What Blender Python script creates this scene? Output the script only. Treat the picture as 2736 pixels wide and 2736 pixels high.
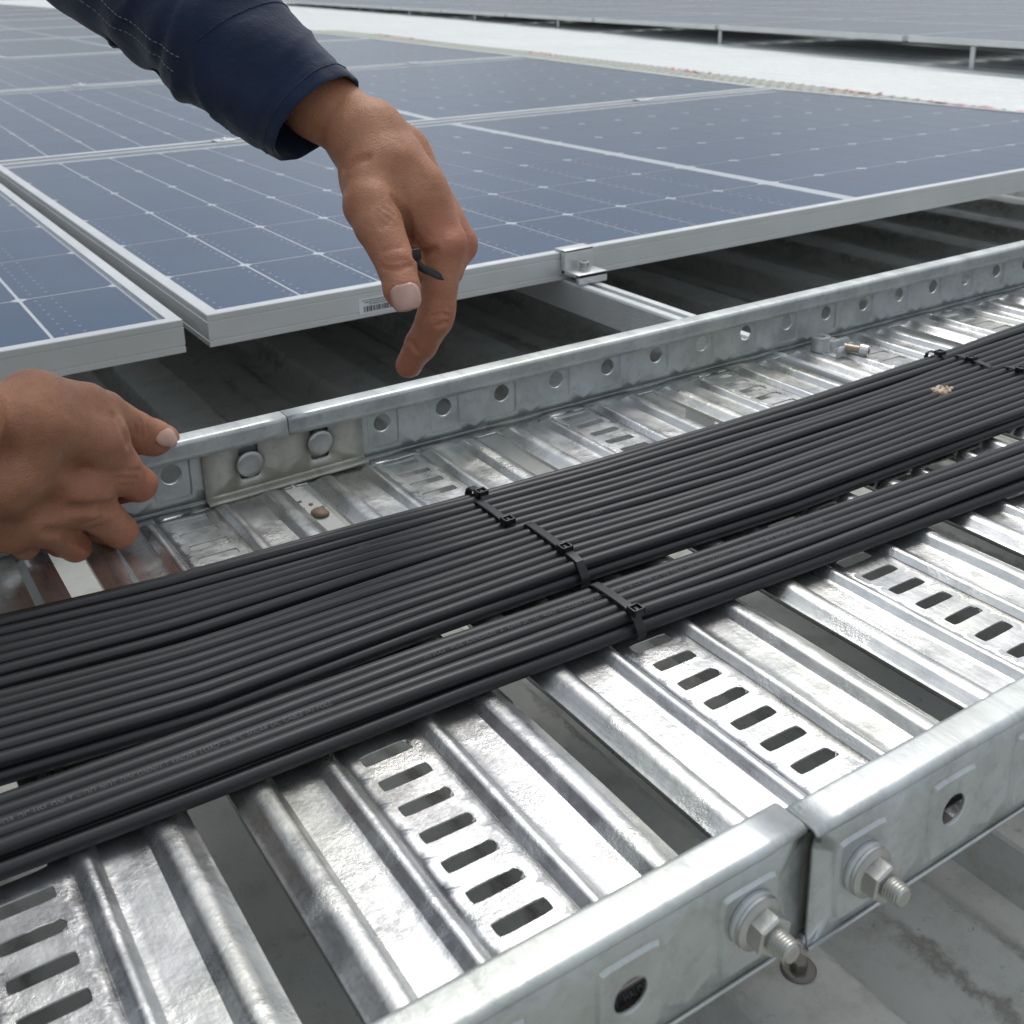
import bpy, bmesh, math, random
import numpy as np
from mathutils import Vector, Matrix

# clear whatever is there
for o in list(bpy.data.objects):
    bpy.data.objects.remove(o, do_unlink=True)
U = 0.0012                      # one drawing unit is 1.2 mm
scene = bpy.context.scene
COL = scene.collection
R = math.radians

# ------------------------------------------------------------------ camera
cam_d = bpy.data.cameras.new('camera')
cam = bpy.data.objects.new('camera', cam_d)
COL.objects.link(cam)
cx_, cy_, cz_ = (0.83876, -0.54409, -0.02119), (-0.1851, -0.24832, -0.95083), (0.51208, 0.80144, -0.30899)
Mc = Matrix(((cx_[0], -cy_[0], -cz_[0]), (cx_[1], -cy_[1], -cz_[1]), (cx_[2], -cy_[2], -cz_[2])))
cam.matrix_world = Matrix.Translation(Vector((-137.15, -164.89, 258.73)) * U) @ Mc.to_4x4()
cam_d.sensor_width = 36.0
cam_d.sensor_fit = 'HORIZONTAL'
cam_d.lens = 36.0 * 3023.34 / 2736.0
cam_d.shift_y = (912 - 1368) / 2736.0
cam_d.clip_start = 0.01
cam_d.clip_end = 400.0
cam_d.dof.use_dof = True
cam_d.dof.focus_distance = 0.60
cam_d.dof.aperture_fstop = 24.0
scene.camera = cam

# ------------------------------------------------------------------ sky and sun
SUN_EL, SUN_AZ = R(57), R(44)       # azimuth measured from +x towards +y
world = bpy.data.worlds.new('World')
scene.world = world
world.use_nodes = True
wn, wl = world.node_tree.nodes, world.node_tree.links
wn.clear()
w_out = wn.new('ShaderNodeOutputWorld')
w_bg = wn.new('ShaderNodeBackground')
w_sky = wn.new('ShaderNodeTexSky')
w_sky.sky_type = 'NISHITA'
w_sky.sun_disc = False
w_sky.sun_elevation = SUN_EL
w_sky.sun_rotation = R(90) - SUN_AZ
w_sky.air_density = 1.0
w_sky.dust_density = 4.0
w_sky.ozone_density = 1.0
w_hs = wn.new('ShaderNodeHueSaturation')
w_hs.inputs['Saturation'].default_value = 0.30
w_hs.inputs['Value'].default_value = 1.0
wl.new(w_sky.outputs[0], w_hs.inputs['Color'])
# soft cloud layer, even over the whole dome
w_tc = wn.new('ShaderNodeTexCoord')
w_ns = wn.new('ShaderNodeTexNoise')
w_ns.inputs['Scale'].default_value = 2.6
w_ns.inputs['Detail'].default_value = 5.0
wl.new(w_tc.outputs['Generated'], w_ns.inputs['Vector'])
w_mr = wn.new('ShaderNodeMapRange')
w_mr.inputs['From Min'].default_value = 0.3
w_mr.inputs['From Max'].default_value = 0.7
w_mr.inputs['To Min'].default_value = 0.80
w_mr.inputs['To Max'].default_value = 1.18
wl.new(w_ns.outputs['Fac'], w_mr.inputs['Value'])
w_mx = wn.new('ShaderNodeMixRGB')
w_mx.blend_type = 'MULTIPLY'
w_mx.inputs['Fac'].default_value = 1.0
w_veil = wn.new('ShaderNodeMixRGB')           # thin even overcast over the clear sky
w_veil.inputs['Fac'].default_value = 0.62
w_veil.inputs['Color2'].default_value = (7.2, 8.05, 9.0, 1)
wl.new(w_hs.outputs[0], w_veil.inputs['Color1'])
wl.new(w_veil.outputs[0], w_mx.inputs['Color1'])
wl.new(w_mr.outputs[0], w_mx.inputs['Color2'])
# overcast gradient: zenith about three times as bright as the horizon
w_sp = wn.new('ShaderNodeSeparateXYZ')
wl.new(w_tc.outputs['Generated'], w_sp.inputs[0])
w_gr = wn.new('ShaderNodeMapRange')
w_gr.inputs['From Min'].default_value = 0.0
w_gr.inputs['From Max'].default_value = 1.0
w_gr.inputs['To Min'].default_value = 0.58
w_gr.inputs['To Max'].default_value = 1.20
wl.new(w_sp.outputs['Z'], w_gr.inputs['Value'])
w_m2 = wn.new('ShaderNodeMixRGB')
w_m2.blend_type = 'MULTIPLY'
w_m2.inputs['Fac'].default_value = 1.0
wl.new(w_mx.outputs[0], w_m2.inputs['Color1'])
wl.new(w_gr.outputs[0], w_m2.inputs['Color2'])
wl.new(w_m2.outputs[0], w_bg.inputs['Color'])
w_bg.inputs['Strength'].default_value = 0.10
wl.new(w_bg.outputs[0], w_out.inputs['Surface'])

sun_d = bpy.data.lights.new('sun', 'SUN')
sun = bpy.data.objects.new('sun', sun_d)
COL.objects.link(sun)
sun_d.energy = 0.9
sun_d.angle = R(22)
sun_d.color = (1.0, 0.965, 0.92)
sd = Vector((math.cos(SUN_EL) * math.cos(SUN_AZ), math.cos(SUN_EL) * math.sin(SUN_AZ), math.sin(SUN_EL)))
sun.rotation_euler = (-sd).to_track_quat('-Z', 'Y').to_euler()

vs = scene.view_settings
vs.view_transform = 'Standard'
vs.look = 'None'
vs.gamma = 1.0
vs.use_curve_mapping = False
vs.exposure = 0.28

# ------------------------------------------------------------------ helpers
def setin(n, key, v):
    if key in n.inputs:
        n.inputs[key].default_value = v

class MatB:
    """small builder round a Principled material"""
    def __init__(s, name, base=(.5, .5, .5), rough=.5, metal=0.0, spec=.5):
        s.m = bpy.data.materials.new(name)
        s.m.use_nodes = True
        s.n, s.l = s.m.node_tree.nodes, s.m.node_tree.links
        s.b = s.n['Principled BSDF']
        s.b.inputs['Base Color'].default_value = (*base, 1)
        s.b.inputs['Roughness'].default_value = rough
        s.b.inputs['Metallic'].default_value = metal
        setin(s.b, 'Specular IOR Level', spec)
        s.tc = s.n.new('ShaderNodeTexCoord')
        s.last_bump = None
        s.colour = None
    def noise(s, scale, detail=4, rough=.55, vec=None, stretch=None, coord='Object'):
        t = s.n.new('ShaderNodeTexNoise')
        t.inputs['Scale'].default_value = scale
        t.inputs['Detail'].default_value = detail
        t.inputs['Roughness'].default_value = rough
        src = s.tc.outputs[coord]
        if stretch:
            mp = s.n.new('ShaderNodeMapping')
            mp.inputs['Scale'].default_value = stretch
            s.l.new(src, mp.inputs['Vector'])
            src = mp.outputs[0]
        s.l.new(src, t.inputs['Vector'])
        return t.outputs['Fac']
    def ramp(s, fac, stops):
        r = s.n.new('ShaderNodeValToRGB')
        e = r.color_ramp.elements
        while len(e) < len(stops):
            e.new(0.5)
        for i, (p, c) in enumerate(stops):
            e[i].position = p
            e[i].color = (*c, 1) if len(c) == 3 else c
        s.l.new(fac, r.inputs['Fac'])
        return r.outputs['Color']
    def mapr(s, fac, a, b, c, d):
        r = s.n.new('ShaderNodeMapRange')
        for k, v in zip(('From Min', 'From Max', 'To Min', 'To Max'), (a, b, c, d)):
            r.inputs[k].default_value = v
        s.l.new(fac, r.inputs['Value'])
        return r.outputs[0]
    def mix(s, fac, a, b, mode='MIX'):
        r = s.n.new('ShaderNodeMixRGB')
        r.blend_type = mode
        if isinstance(fac, (int, float)):
            r.inputs['Fac'].default_value = fac
        else:
            s.l.new(fac, r.inputs['Fac'])
        for k, v in (('Color1', a), ('Color2', b)):
            if isinstance(v, tuple):
                r.inputs[k].default_value = (*v, 1)
            else:
                s.l.new(v, r.inputs[k])
        return r.outputs[0]
    def math(s, op, a, b=None, clamp=False):
        r = s.n.new('ShaderNodeMath')
        r.operation = op
        r.use_clamp = clamp
        for i, v in enumerate((a, b)):
            if v is None:
                continue
            if isinstance(v, (int, float)):
                r.inputs[i].default_value = v
            else:
                s.l.new(v, r.inputs[i])
        return r.outputs[0]
    def col(s, c):
        s.l.new(c, s.b.inputs['Base Color'])
        return s
    def rgh(s, c):
        s.l.new(c, s.b.inputs['Roughness'])
        return s
    def bump(s, h, dist, strength=1.0):
        bm = s.n.new('ShaderNodeBump')
        bm.inputs['Strength'].default_value = strength
        bm.inputs['Distance'].default_value = dist
        s.l.new(h, bm.inputs['Height'])
        if s.last_bump:
            s.l.new(s.last_bump, bm.inputs['Normal'])
        s.last_bump = bm.outputs[0]
        s.l.new(bm.outputs[0], s.b.inputs['Normal'])
        return s

class MB:
    """collects verts and faces in drawing units (world frame)"""
    def __init__(s):
        s.v, s.f = [], []
    def add(s, vs, fs):
        k = len(s.v)
        s.v.extend([tuple(p) for p in vs])
        s.f.extend([tuple(i + k for i in f) for f in fs])
        return s
    def box(s, a, b):
        x0, y0, z0 = a
        x1, y1, z1 = b
        return s.add([(x0, y0, z0), (x1, y0, z0), (x1, y1, z0), (x0, y1, z0), (x0, y0, z1), (x1, y0, z1), (x1, y1, z1), (x0, y1, z1)],
                     [(0, 3, 2, 1), (4, 5, 6, 7), (0, 1, 5, 4), (1, 2, 6, 5), (2, 3, 7, 6), (3, 0, 4, 7)])
    def bbox(s, a, b, c=1.0):
        """box with chamfered edges"""
        bm = bmesh.new()
        bmesh.ops.create_cube(bm, size=1.0)
        sx, sy, sz = [b[i] - a[i] for i in range(3)]
        for v in bm.verts:
            v.co = Vector(((v.co.x + .5) * sx + a[0], (v.co.y + .5) * sy + a[1], (v.co.z + .5) * sz + a[2]))
        bmesh.ops.bevel(bm, geom=bm.edges[:], offset=c, segments=2, affect='EDGES', profile=.5)
        s.frombm(bm)
        return s
    def frombm(s, bm, M=None):
        bm.verts.ensure_lookup_table()
        vs = [(M @ v.co if M else v.co) for v in bm.verts]
        s.add([tuple(v) for v in vs], [[v.index for v in f.verts] for f in bm.faces])
        bm.free()
        return s
    def tube(s, pts, r, n=10, cap=True, closed=False):
        pts = [Vector(p) for p in pts]
        N = len(pts)
        rr = r if hasattr(r, '__len__') else [r] * N
        rings = []
        prev = None
        for i, p in enumerate(pts):
            if closed:
                t = pts[(i + 1) % N] - pts[i - 1]
            else:
                t = pts[min(i + 1, N - 1)] - pts[max(i - 1, 0)]
            t.normalize()
            if prev is None:
                up = Vector((0, 0, 1)) if abs(t.z) < .9 else Vector((0, 1, 0))
                a = t.cross(up).normalized()
            else:
                a = (prev - t * prev.dot(t)).normalized()
            prev = a
            b = t.cross(a)
            rings.append([p + (a * math.cos(2 * math.pi * j / n) + b * math.sin(2 * math.pi * j / n)) * rr[i] for j in range(n)])
        vs = [q for rg in rings for q in rg]
        fs = []
        for i in range(N if closed else N - 1):
            i2 = (i + 1) % N
            for j in range(n):
                j2 = (j + 1) % n
                fs.append((i * n + j, i * n + j2, i2 * n + j2, i2 * n + j))
        if cap and not closed:
            fs.append(tuple(range(n))[::-1])
            fs.append(tuple((N - 1) * n + j for j in range(n)))
        return s.add(vs, fs)
    def lathe(s, prof, o, ax, n=24, phase=0.0):
        """prof: (radius, distance along axis)"""
        ax = Vector(ax).normalized()
        up = Vector((0, 0, 1)) if abs(ax.z) < .9 else Vector((1, 0, 0))
        a = ax.cross(up).normalized()
        b = ax.cross(a)
        o = Vector(o)
        vs, fs = [], []
        for r_, h in prof:
            for j in range(n):
                t = 2 * math.pi * j / n + phase
                vs.append(o + ax * h + (a * math.cos(t) + b * math.sin(t)) * r_)
        for i in range(len(prof) - 1):
            for j in range(n):
                j2 = (j + 1) % n
                fs.append((i * n + j, i * n + j2, (i + 1) * n + j2, (i + 1) * n + j))
        fs.append(tuple(range(n))[::-1])
        fs.append(tuple((len(prof) - 1) * n + j for j in range(n)))
        return s.add(vs, fs)
    def grid(s, P):
        """P: rows x cols of points"""
        nr, nc = len(P), len(P[0])
        return s.add([p for row in P for p in row],
                     [(i * nc + j, i * nc + j + 1, (i + 1) * nc + j + 1, (i + 1) * nc + j) for i in range(nr - 1) for j in range(nc - 1)])
    def mapv(s, fn):
        s.v = [fn(*p) for p in s.v]
        return s
    def flip(s):
        s.f = [tuple(reversed(f)) for f in s.f]
        return s
    def mesh(s, name, off=(0, 0, 0), smooth=35, weld=True):
        me = bpy.data.meshes.new(name)
        ox, oy, oz = off
        me.from_pydata([((x - ox) * U, (y - oy) * U, (z - oz) * U) for x, y, z in s.v], [], s.f)
        if weld:
            bm = bmesh.new()
            bm.from_mesh(me)
            bmesh.ops.remove_doubles(bm, verts=bm.verts, dist=0.02 * U)
            bm.to_mesh(me)
            bm.free()
        if smooth:
            me.shade_smooth()
            me.set_sharp_from_angle(angle=R(smooth))
        me.update()
        return me

ORG = {}                                   # world origin, in drawing units, of every thing
def tag(o, label, cat, group=None, kind=None):
    if label: o['label'] = label
    if cat: o['category'] = cat
    if group: o['group'] = group
    if kind: o['kind'] = kind
    return o
def thing(name, loc, label, cat, group=None):
    o = bpy.data.objects.new(name, None)
    o.empty_display_size = 0.01
    COL.objects.link(o)
    o.location = Vector(loc) * U
    ORG[o] = tuple(loc)
    return tag(o, label, cat, group)
def put(name, me, mat, parent=None, loc=None):
    """link a mesh already expressed relative to loc (drawing units)"""
    o = bpy.data.objects.new(name, me)
    COL.objects.link(o)
    if mat is not None and len(me.materials) == 0:
        me.materials.append(mat)
    if parent is not None:
        o.parent = parent
        base = ORG.get(parent, (0, 0, 0))
        loc = loc if loc is not None else base
        o.location = (Vector(loc) - Vector(base)) * U
        ORG[o] = tuple(loc)
    else:
        loc = loc if loc is not None else (0, 0, 0)
        o.location = Vector(loc) * U
        ORG[o] = tuple(loc)
    return o
def part(name, mb, mat, parent, smooth=35, weld=True):
    return put(name, mb.mesh(name, ORG[parent], smooth, weld), mat, parent)
def solo(name, mb, mat, loc, label, cat, group=None, smooth=35, weld=True):
    o = put(name, mb.mesh(name, loc, smooth, weld), mat, None, loc)
    return tag(o, label, cat, group)
def struct(name, mb, mat, smooth=35):
    o = put(name, mb.mesh(name, (0, 0, 0), smooth), mat)
    o['kind'] = 'structure'
    return o
def solidify(o, t):
    m = o.modifiers.new('thickness', 'SOLIDIFY')
    m.thickness = t * U
    m.offset = -1
    return o
def lerp_table(x, xs, ys):
    return float(np.interp(x, xs, ys))

# ------------------------------------------------------------------ materials
def make_galv(name, tint=(1, 1, 1), lo=.52, hi=.68, r0=.21, r1=.40, crinkle=1.0, metal=.92):
    g = MatB(name, rough=.3, metal=metal)
    n1 = g.noise(45, 5, .6)
    n2 = g.noise(520, 4, .6)
    n3 = g.noise(9, 3)
    c = g.ramp(n1, [(.3, tuple(lo * t for t in tint)), (.7, tuple(hi * t for t in tint))])
    warm = g.ramp(n3, [(.45, (1, 1, 1)), (.72, (.93, .93, .84))])
    c = g.mix(1.0, c, warm, 'MULTIPLY')
    # small dark flecks
    v = g.noise(1500, 2, .5)
    fl = g.mapr(v, .70, .78, 0, .55)
    c = g.mix(fl, c, (.22, .22, .22))
    st = g.mapr(g.noise(160, 6, .7, stretch=(1, .07, 1)), .50, .70, 0, .55)  # long dark streaks imitating reflections, painted into the base colour
    c = g.mix(st, c, tuple(.36 * t for t in tint))
    g.col(c)
    g.rgh(g.mapr(g.math('ADD', n1, g.math('MULTIPLY', n2, .5)), .45, 1.0, r0, r1))
    g.bump(g.noise(26, 3, .5), .0012 * crinkle, .22)
    msk = g.mapr(g.noise(24, 3, .6), .50, .66, 0, 1)
    g.bump(g.math('MULTIPLY', g.noise(520, 5, .7), msk), .0006 * crinkle, .75)
    g.bump(g.noise(420, 4, .6), .00018 * crinkle, .5)
    g.bump(g.noise(300, 3, .55, stretch=(1, .06, 1)), .0002 * crinkle, .35)
    return g.m
M_GALV = make_galv('galvanised_steel')
M_RAIL = make_galv('galvanised_rail', tint=(.97, 1, .985), lo=.50, hi=.64, r0=.34, r1=.52, crinkle=.7, metal=.7)
M_SPLICE = make_galv('zinc_splice', tint=(1, .98, .86), lo=.46, hi=.60, r0=.40, r1=.55, crinkle=.8, metal=.65)

def make_alu():
    a = MatB('anodised_aluminium', rough=.45, metal=.55)
    a.col(a.ramp(a.noise(6, 3), [(.3, (.62, .625, .62)), (.7, (.70, .705, .705))]))
    a.rgh(a.mapr(a.noise(60, 3), .3, .7, .34, .46))
    a.bump(a.noise(900, 2), .00008, .4)
    return a.m
M_ALU = make_alu()
M_BOLT = make_galv('zinc_bolt', tint=(1, .985, .96), lo=.42, hi=.60, r0=.30, r1=.46, crinkle=.5)
b = MatB('dull_screw', (.20, .185, .165), .55, .7)
b.bump(b.noise(900, 3), .0002, .6)
M_SCREW = b.m
b = MatB('brass_thread', (.52, .45, .37), .35, 1.0)
M_BRASS = b.m
b = MatB('polished_steel', (.66, .64, .62), .25, 1.0)
M_STEEL = b.m

def make_cable():
    c = MatB('black_cable_sheath', (.018, .018, .019), .42)
    n = c.noise(28, 4, .6, stretch=(.12, 1, 1))
    dust = c.mapr(c.noise(850, 3, .6, stretch=(.5, 1, 1)), .58, .80, 0, .6)
    col = c.ramp(n, [(.3, (.009, .009, .010)), (.7, (.018, .0175, .019))])
    col = c.mix(c.math('MULTIPLY', dust, .22), col, (.10, .10, .10))
    sp = c.mapr(c.noise(2600, 1, .4), .80, .84, 0, 1)
    c.col(c.mix(sp, col, (.24, .235, .22)))
    c.rgh(c.mapr(c.noise(60, 4, .6, stretch=(.2, 1, 1)), .3, .7, .36, .52))
    c.bump(c.noise(160, 3, .6, stretch=(.06, 1, 1)), .00018, .5)
    c.bump(c.noise(1500, 2), .00005, .4)
    return c.m
M_CABLE = make_cable()
b = MatB('cable_print', (.15, .15, .15), .6)
M_PRINT = b.m
b = MatB('black_nylon', (.012, .012, .013), .34)
b.bump(b.noise(1200, 2), .00005, .5)
M_NYLON = b.m

def make_roof():
    r = MatB('painted_roof_sheet', (.40, .42, .40), .5)
    base = r.ramp(r.noise(3, 4), [(.3, (.70, .71, .68)), (.7, (.77, .775, .74))])
    sx = r.n.new('ShaderNodeSeparateXYZ')
    r.l.new(r.tc.outputs['Object'], sx.inputs[0])
    # base tone darker and greyer under the near array, paler towards higher x
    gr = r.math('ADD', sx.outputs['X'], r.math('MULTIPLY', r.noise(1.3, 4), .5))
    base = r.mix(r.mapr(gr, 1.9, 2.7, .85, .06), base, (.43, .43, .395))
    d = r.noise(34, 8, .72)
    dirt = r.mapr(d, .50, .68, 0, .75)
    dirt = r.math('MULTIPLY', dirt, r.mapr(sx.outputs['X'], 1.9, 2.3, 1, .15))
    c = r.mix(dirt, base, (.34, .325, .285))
    # lichen-like dark patches with their own shape
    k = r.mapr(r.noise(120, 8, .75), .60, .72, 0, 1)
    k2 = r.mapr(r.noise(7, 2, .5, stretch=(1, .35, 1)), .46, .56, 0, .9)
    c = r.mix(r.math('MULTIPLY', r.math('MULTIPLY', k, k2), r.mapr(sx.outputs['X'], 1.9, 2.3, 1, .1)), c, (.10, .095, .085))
    # dirt lines that follow the folds of the sheet
    ph = r.math('FRACT', r.math('MULTIPLY', r.math('SUBTRACT', sx.outputs['X'], 103 * U), 1 / (154.3 * U)))
    rag = r.math('MULTIPLY', r.math('SUBTRACT', r.noise(60, 6, .7), .5), .16)
    php = r.math('ADD', ph, rag)
    dl = None
    for pos, wd in ((.285, .022), (.345, .05), (.60, .03), (.80, .04), (.975, .03)):
        q = r.mapr(r.math('ABSOLUTE', r.math('SUBTRACT', php, pos)), 0, wd, 1, 0)
        dl = q if dl is None else r.math('MAXIMUM', dl, q)
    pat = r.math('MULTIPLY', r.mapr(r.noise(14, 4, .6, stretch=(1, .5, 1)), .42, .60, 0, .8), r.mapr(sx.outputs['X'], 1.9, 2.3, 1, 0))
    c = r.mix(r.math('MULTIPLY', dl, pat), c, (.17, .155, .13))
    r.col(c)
    r.rgh(r.mapr(d, .3, .7, .38, .7))
    r.bump(r.noise(500, 4, .6), .0004, .5)
    return r.m
M_ROOF = make_roof()

def make_cell():
    c = MatB('silicon_cell', (.03, .045, .10), .5, 0, .08)
    b0 = c.ramp(c.noise(8, 3), [(.3, (.006, .042, .112)), (.7, (.009, .056, .145))])
    sx = c.n.new('ShaderNodeSeparateXYZ')
    c.l.new(c.tc.outputs['Object'], sx.inputs[0])
    # fine collector wires along the short side of the half cell
    w = c.math('SINE', c.math('MULTIPLY', sx.outputs['Y'], 2 * math.pi / 0.0105))
    line = c.mapr(w, .90, .99, 0, .30)
    c.col(c.mix(line, b0, (.10, .13, .20)))
    return c.m
M_CELL = make_cell()
b = MatB('white_backsheet', (.62, .65, .70), .4)
M_BACK = b.m
b = MatB('solder_dot', (.30, .36, .47), .3)
M_DOT = b.m
def make_glass():
    g = bpy.data.materials.new('panel_glass')
    g.use_nodes = True
    n, l = g.node_tree.nodes, g.node_tree.links
    n.clear()
    out = n.new('ShaderNodeOutputMaterial')
    tr = n.new('ShaderNodeBsdfTransparent')
    gl = n.new('ShaderNodeBsdfGlossy')
    gl.inputs['Roughness'].default_value = .09
    df = n.new('ShaderNodeBsdfDiffuse')                # film of dust on the pane
    df.inputs['Color'].default_value = (.42, .44, .45, 1)
    fr = n.new('ShaderNodeFresnel')
    fr.inputs['IOR'].default_value = 1.42
    m0 = n.new('ShaderNodeMixShader')
    tc = n.new('ShaderNodeTexCoord')
    ns = n.new('ShaderNodeTexNoise')
    ns.inputs['Scale'].default_value = 4
    ns.inputs['Detail'].default_value = 6
    l.new(tc.outputs['Object'], ns.inputs['Vector'])
    mr = n.new('ShaderNodeMapRange')
    mr.inputs['From Min'].default_value = .3
    mr.inputs['From Max'].default_value = .7
    mr.inputs['To Min'].default_value = .01
    mr.inputs['To Max'].default_value = .05
    l.new(ns.outputs['Fac'], mr.inputs['Value'])
    l.new(tr.outputs[0], m0.inputs[1])
    l.new(df.outputs[0], m0.inputs[2])
    m1 = n.new('ShaderNodeMixShader')
    ge = n.new('ShaderNodeNewGeometry')
    iv = n.new('ShaderNodeMath'); iv.operation = 'SUBTRACT'; iv.inputs[0].default_value = 1.0
    l.new(ge.outputs['Backfacing'], iv.inputs[1])
    ml = n.new('ShaderNodeMath'); ml.operation = 'MULTIPLY'
    l.new(fr.outputs[0], ml.inputs[0]); l.new(iv.outputs[0], ml.inputs[1])
    l.new(ml.outputs[0], m1.inputs['Fac'])
    dv = n.new('ShaderNodeMath'); dv.operation = 'MULTIPLY'
    l.new(mr.outputs[0], dv.inputs[0]); l.new(iv.outputs[0], dv.inputs[1])
    l.new(dv.outputs[0], m0.inputs['Fac'])
    l.new(m0.outputs[0], m1.inputs[1])
    l.new(gl.outputs[0], m1.inputs[2])
    l.new(m1.outputs[0], out.inputs['Surface'])
    return g
M_GLASS = make_glass()
M_STICK = MatB('sticker_paper', (.70, .72, .74), .5).m
M_INK = MatB('sticker_ink', (.03, .03, .03), .5).m
M_STONE = MatB('brown_pebble', (.19, .125, .08), .6).m
b = MatB('dried_dropping', (.6, .5, .4), .8)
b.col(b.ramp(b.noise(350, 4), [(.42, (.25, .13, .06)), (.55, (.62, .52, .42))]))
M_DROP = b.m
b = MatB('cream_conduit', (.70, .70, .60), .5)
M_CONDUIT = b.m
M_PINK = MatB('faded_red_tape', (.66, .34, .33), .6).m
M_WHITEPOLY = MatB('white_wrap', (.74, .71, .66), .6).m

# ------------------------------------------------------------------ roof
LY = [-3000, 1535, 2452, 3369, 4286, 5203, 6120, 9000, 30000]
LZ = [0, 0, 22, 38, 47, 53, 66, 84, 120]
def lift(y):
    return lerp_table(y, LY, LZ)
def lift2(x):
    return -95.0 * min(max((x - 1700) / 2300.0, 0.0), 1.0)
ROOF_P = 154.3
CREST = -105.0
prof = [(67, -50), (85, -49.6), (103, -50), (104.5, -51), (113, -67), (115, -68), (140, -68.5), (143, -67), (149, -65.4), (168, -65.4), (174, -67), (177, -68.5), (187, -68), (189, -67), (196.5, -51), (198, -50)]
prof = [(-137 + (x + 137) * 1.178, CREST + (z + 50) * 1.178) for x, z in prof]
def build_roof():
    mb = MB()
    xs = []
    k0, k1 = -26, 110
    for k in range(k0, k1):
        for (x, z) in prof[:-1]:
            xx_ = x + ROOF_P * k
            fl_ = 1 - .7 * min(max((xx_ - 1650) / 200, 0), 1)
            xs.append((xx_, CREST + (z - CREST) * fl_))
    ys = [-2600, -1200, -500, -200, 0, 200, 500, 900, 1535, 2000, 2452, 3369, 4286, 5203, 6120, 9000, 14000, 22000, 30000]
    P = [[(x, y, z + lift(y) + lift2(x)) for (x, z) in xs] for y in ys]
    mb.grid(P)
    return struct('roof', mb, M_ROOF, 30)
ROOF = build_roof()
# hex-head roofing screws on the crests
def roof_screw():
    mb = MB()
    mb.lathe([(6.6, 0), (6.9, .8), (6.2, 1.6), (4.2, 1.9)], (0, 0, 0), (0, 0, 1), 22)
    mb.lathe([(3.5, 1.6), (3.5, 4.8), (3.0, 5.3)], (0, 0, 0), (0, 0, 1), 6)
    return mb.mesh('roof_screw', (0, 0, 0), 30)
scr_me = roof_screw()
for i, (x, y, lb) in enumerate([(131, 62, 'dull hex-head roofing screw with washer beside the tray joint'),
                                (285, 70, 'dull hex-head roofing screw on the next roof rib to the right')]):
    s = put('roofing_screw', scr_me, M_SCREW, None, (x, y, CREST + .2))
    tag(s, lb, 'screw', 'screws in the roof ribs')

# ------------------------------------------------------------------ solar panels
PW, PL, PT = 1486.0, 897.0, 25.0
def frame_rail(p0, p1, inward):
    """frame bar from p0 to p1 (outer corner line), mitred, inward = unit vector"""
    sec = [(0, 0), (0, 4.0), (.55, 4.4), (.55, 5.2), (0, 5.6), (0, 18.6), (.55, 19.0), (.55, 19.8), (0, 20.2), (0, 24.4), (.5, 25), (9.5, 25), (9.5, 23.9), (9.5, 22), (2, 22), (2, 1.5), (18, 1.5), (18, 0)]
    p0, p1, w = Vector((*p0, 0)), Vector((*p1, 0)), Vector((*inward, 0))
    t = (p1 - p0).normalized()
    mb = MB()
    A = [p0 + w * d + t * d + Vector((0, 0, z)) for d, z in sec]
    B = [p1 + w * d - t * d + Vector((0, 0, z)) for d, z in sec]
    n = len(sec)
    mb.add(A + B, [(i, (i + 1) % n, n + (i + 1) % n, n + i) for i in range(n)])
    return mb.mesh('frame_rail', (0, 0, 0), 20, weld=False)
def cell_mesh(cw, cl, ch):
    a, b_ = cw / 2, cl / 2
    pts = [(-a + ch, -b_), (a - ch, -b_), (a, -b_ + ch), (a, b_ - ch), (a - ch, b_), (-a + ch, b_), (-a, b_ - ch), (-a, -b_ + ch)]
    mb = MB()
    mb.add([(x, y, .5) for x, y in pts] + [(x, y, 0) for x, y in pts], [tuple(range(8))] + [(i, 8 + i, 8 + (i + 1) % 8, (i + 1) % 8) for i in range(8)])
    return mb
CW, CL = 69.4, 145.5
CELL_ME = cell_mesh(CW - 2.6, CL - 3.6, 4.6).mesh('cell', (0, 0, 0), 0)
CELL_ME.materials.append(M_CELL)
def cell_spots():
    for half in (0, 1):
        for i in range(10):
            px = 13 + CW * (i + .5) if half == 0 else 725 + 75.0 * (i + .5)
            for j in range(6):
                yield px, -1 + CL * (j + .5), (1.0 if half == 0 else 75.0 / CW)
fr_me = [frame_rail((0, 0), (PW, 0), (0, 1)), frame_rail((PW, 0), (PW, PL), (-1, 0)), frame_rail((PW, PL), (0, PL), (0, -1)), frame_rail((0, PL), (0, 0), (1, 0))]
for m_ in fr_me: m_.materials.append(M_ALU)
bk_me = MB().box((3, 3, 19.5), (PW - 3, PL - 3, 21)).mesh('backsheet', (0, 0, 0), 0)
bk_me.materials.append(M_BACK)
gl_me = MB().box((2.5, 2.5, 21.9), (PW - 2.5, PL - 2.5, 23.6)).mesh('glass_pane', (0, 0, 0), 0)
gl_me.materials.append(M_GLASS)
def joined_cells():
    mb = MB()
    for px, py, s in cell_spots():
        c = cell_mesh((CW - 2.6) * s, CL - 3.6, 4.6)
        c.mapv(lambda x, y, z: (x + px, y + py, z + 21))
        mb.add(c.v, c.f)
    me = mb.mesh('cells', (0, 0, 0), 0, weld=False)
    me.materials.append(M_CELL)
    return me
jc_me = joined_cells()
def dots_mesh():
    mb = MB()
    for px, py, s in cell_spots():
        if py > 500 or px > 700: continue
        for side in (-1, 1):
            for q in range(9):
                x = px + side * (CW * .5 - 6.2)
                y = py + (q - 4) * CL / 9.6
                mb.box((x - 1.0, y - .8, 21.52), (x + 1.0, y + .8, 21.72))
    me = mb.mesh('solder_dots', (0, 0, 0), 0, weld=False)
    me.materials.append(M_DOT)
    return me
dt_me = dots_mesh()
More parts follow.
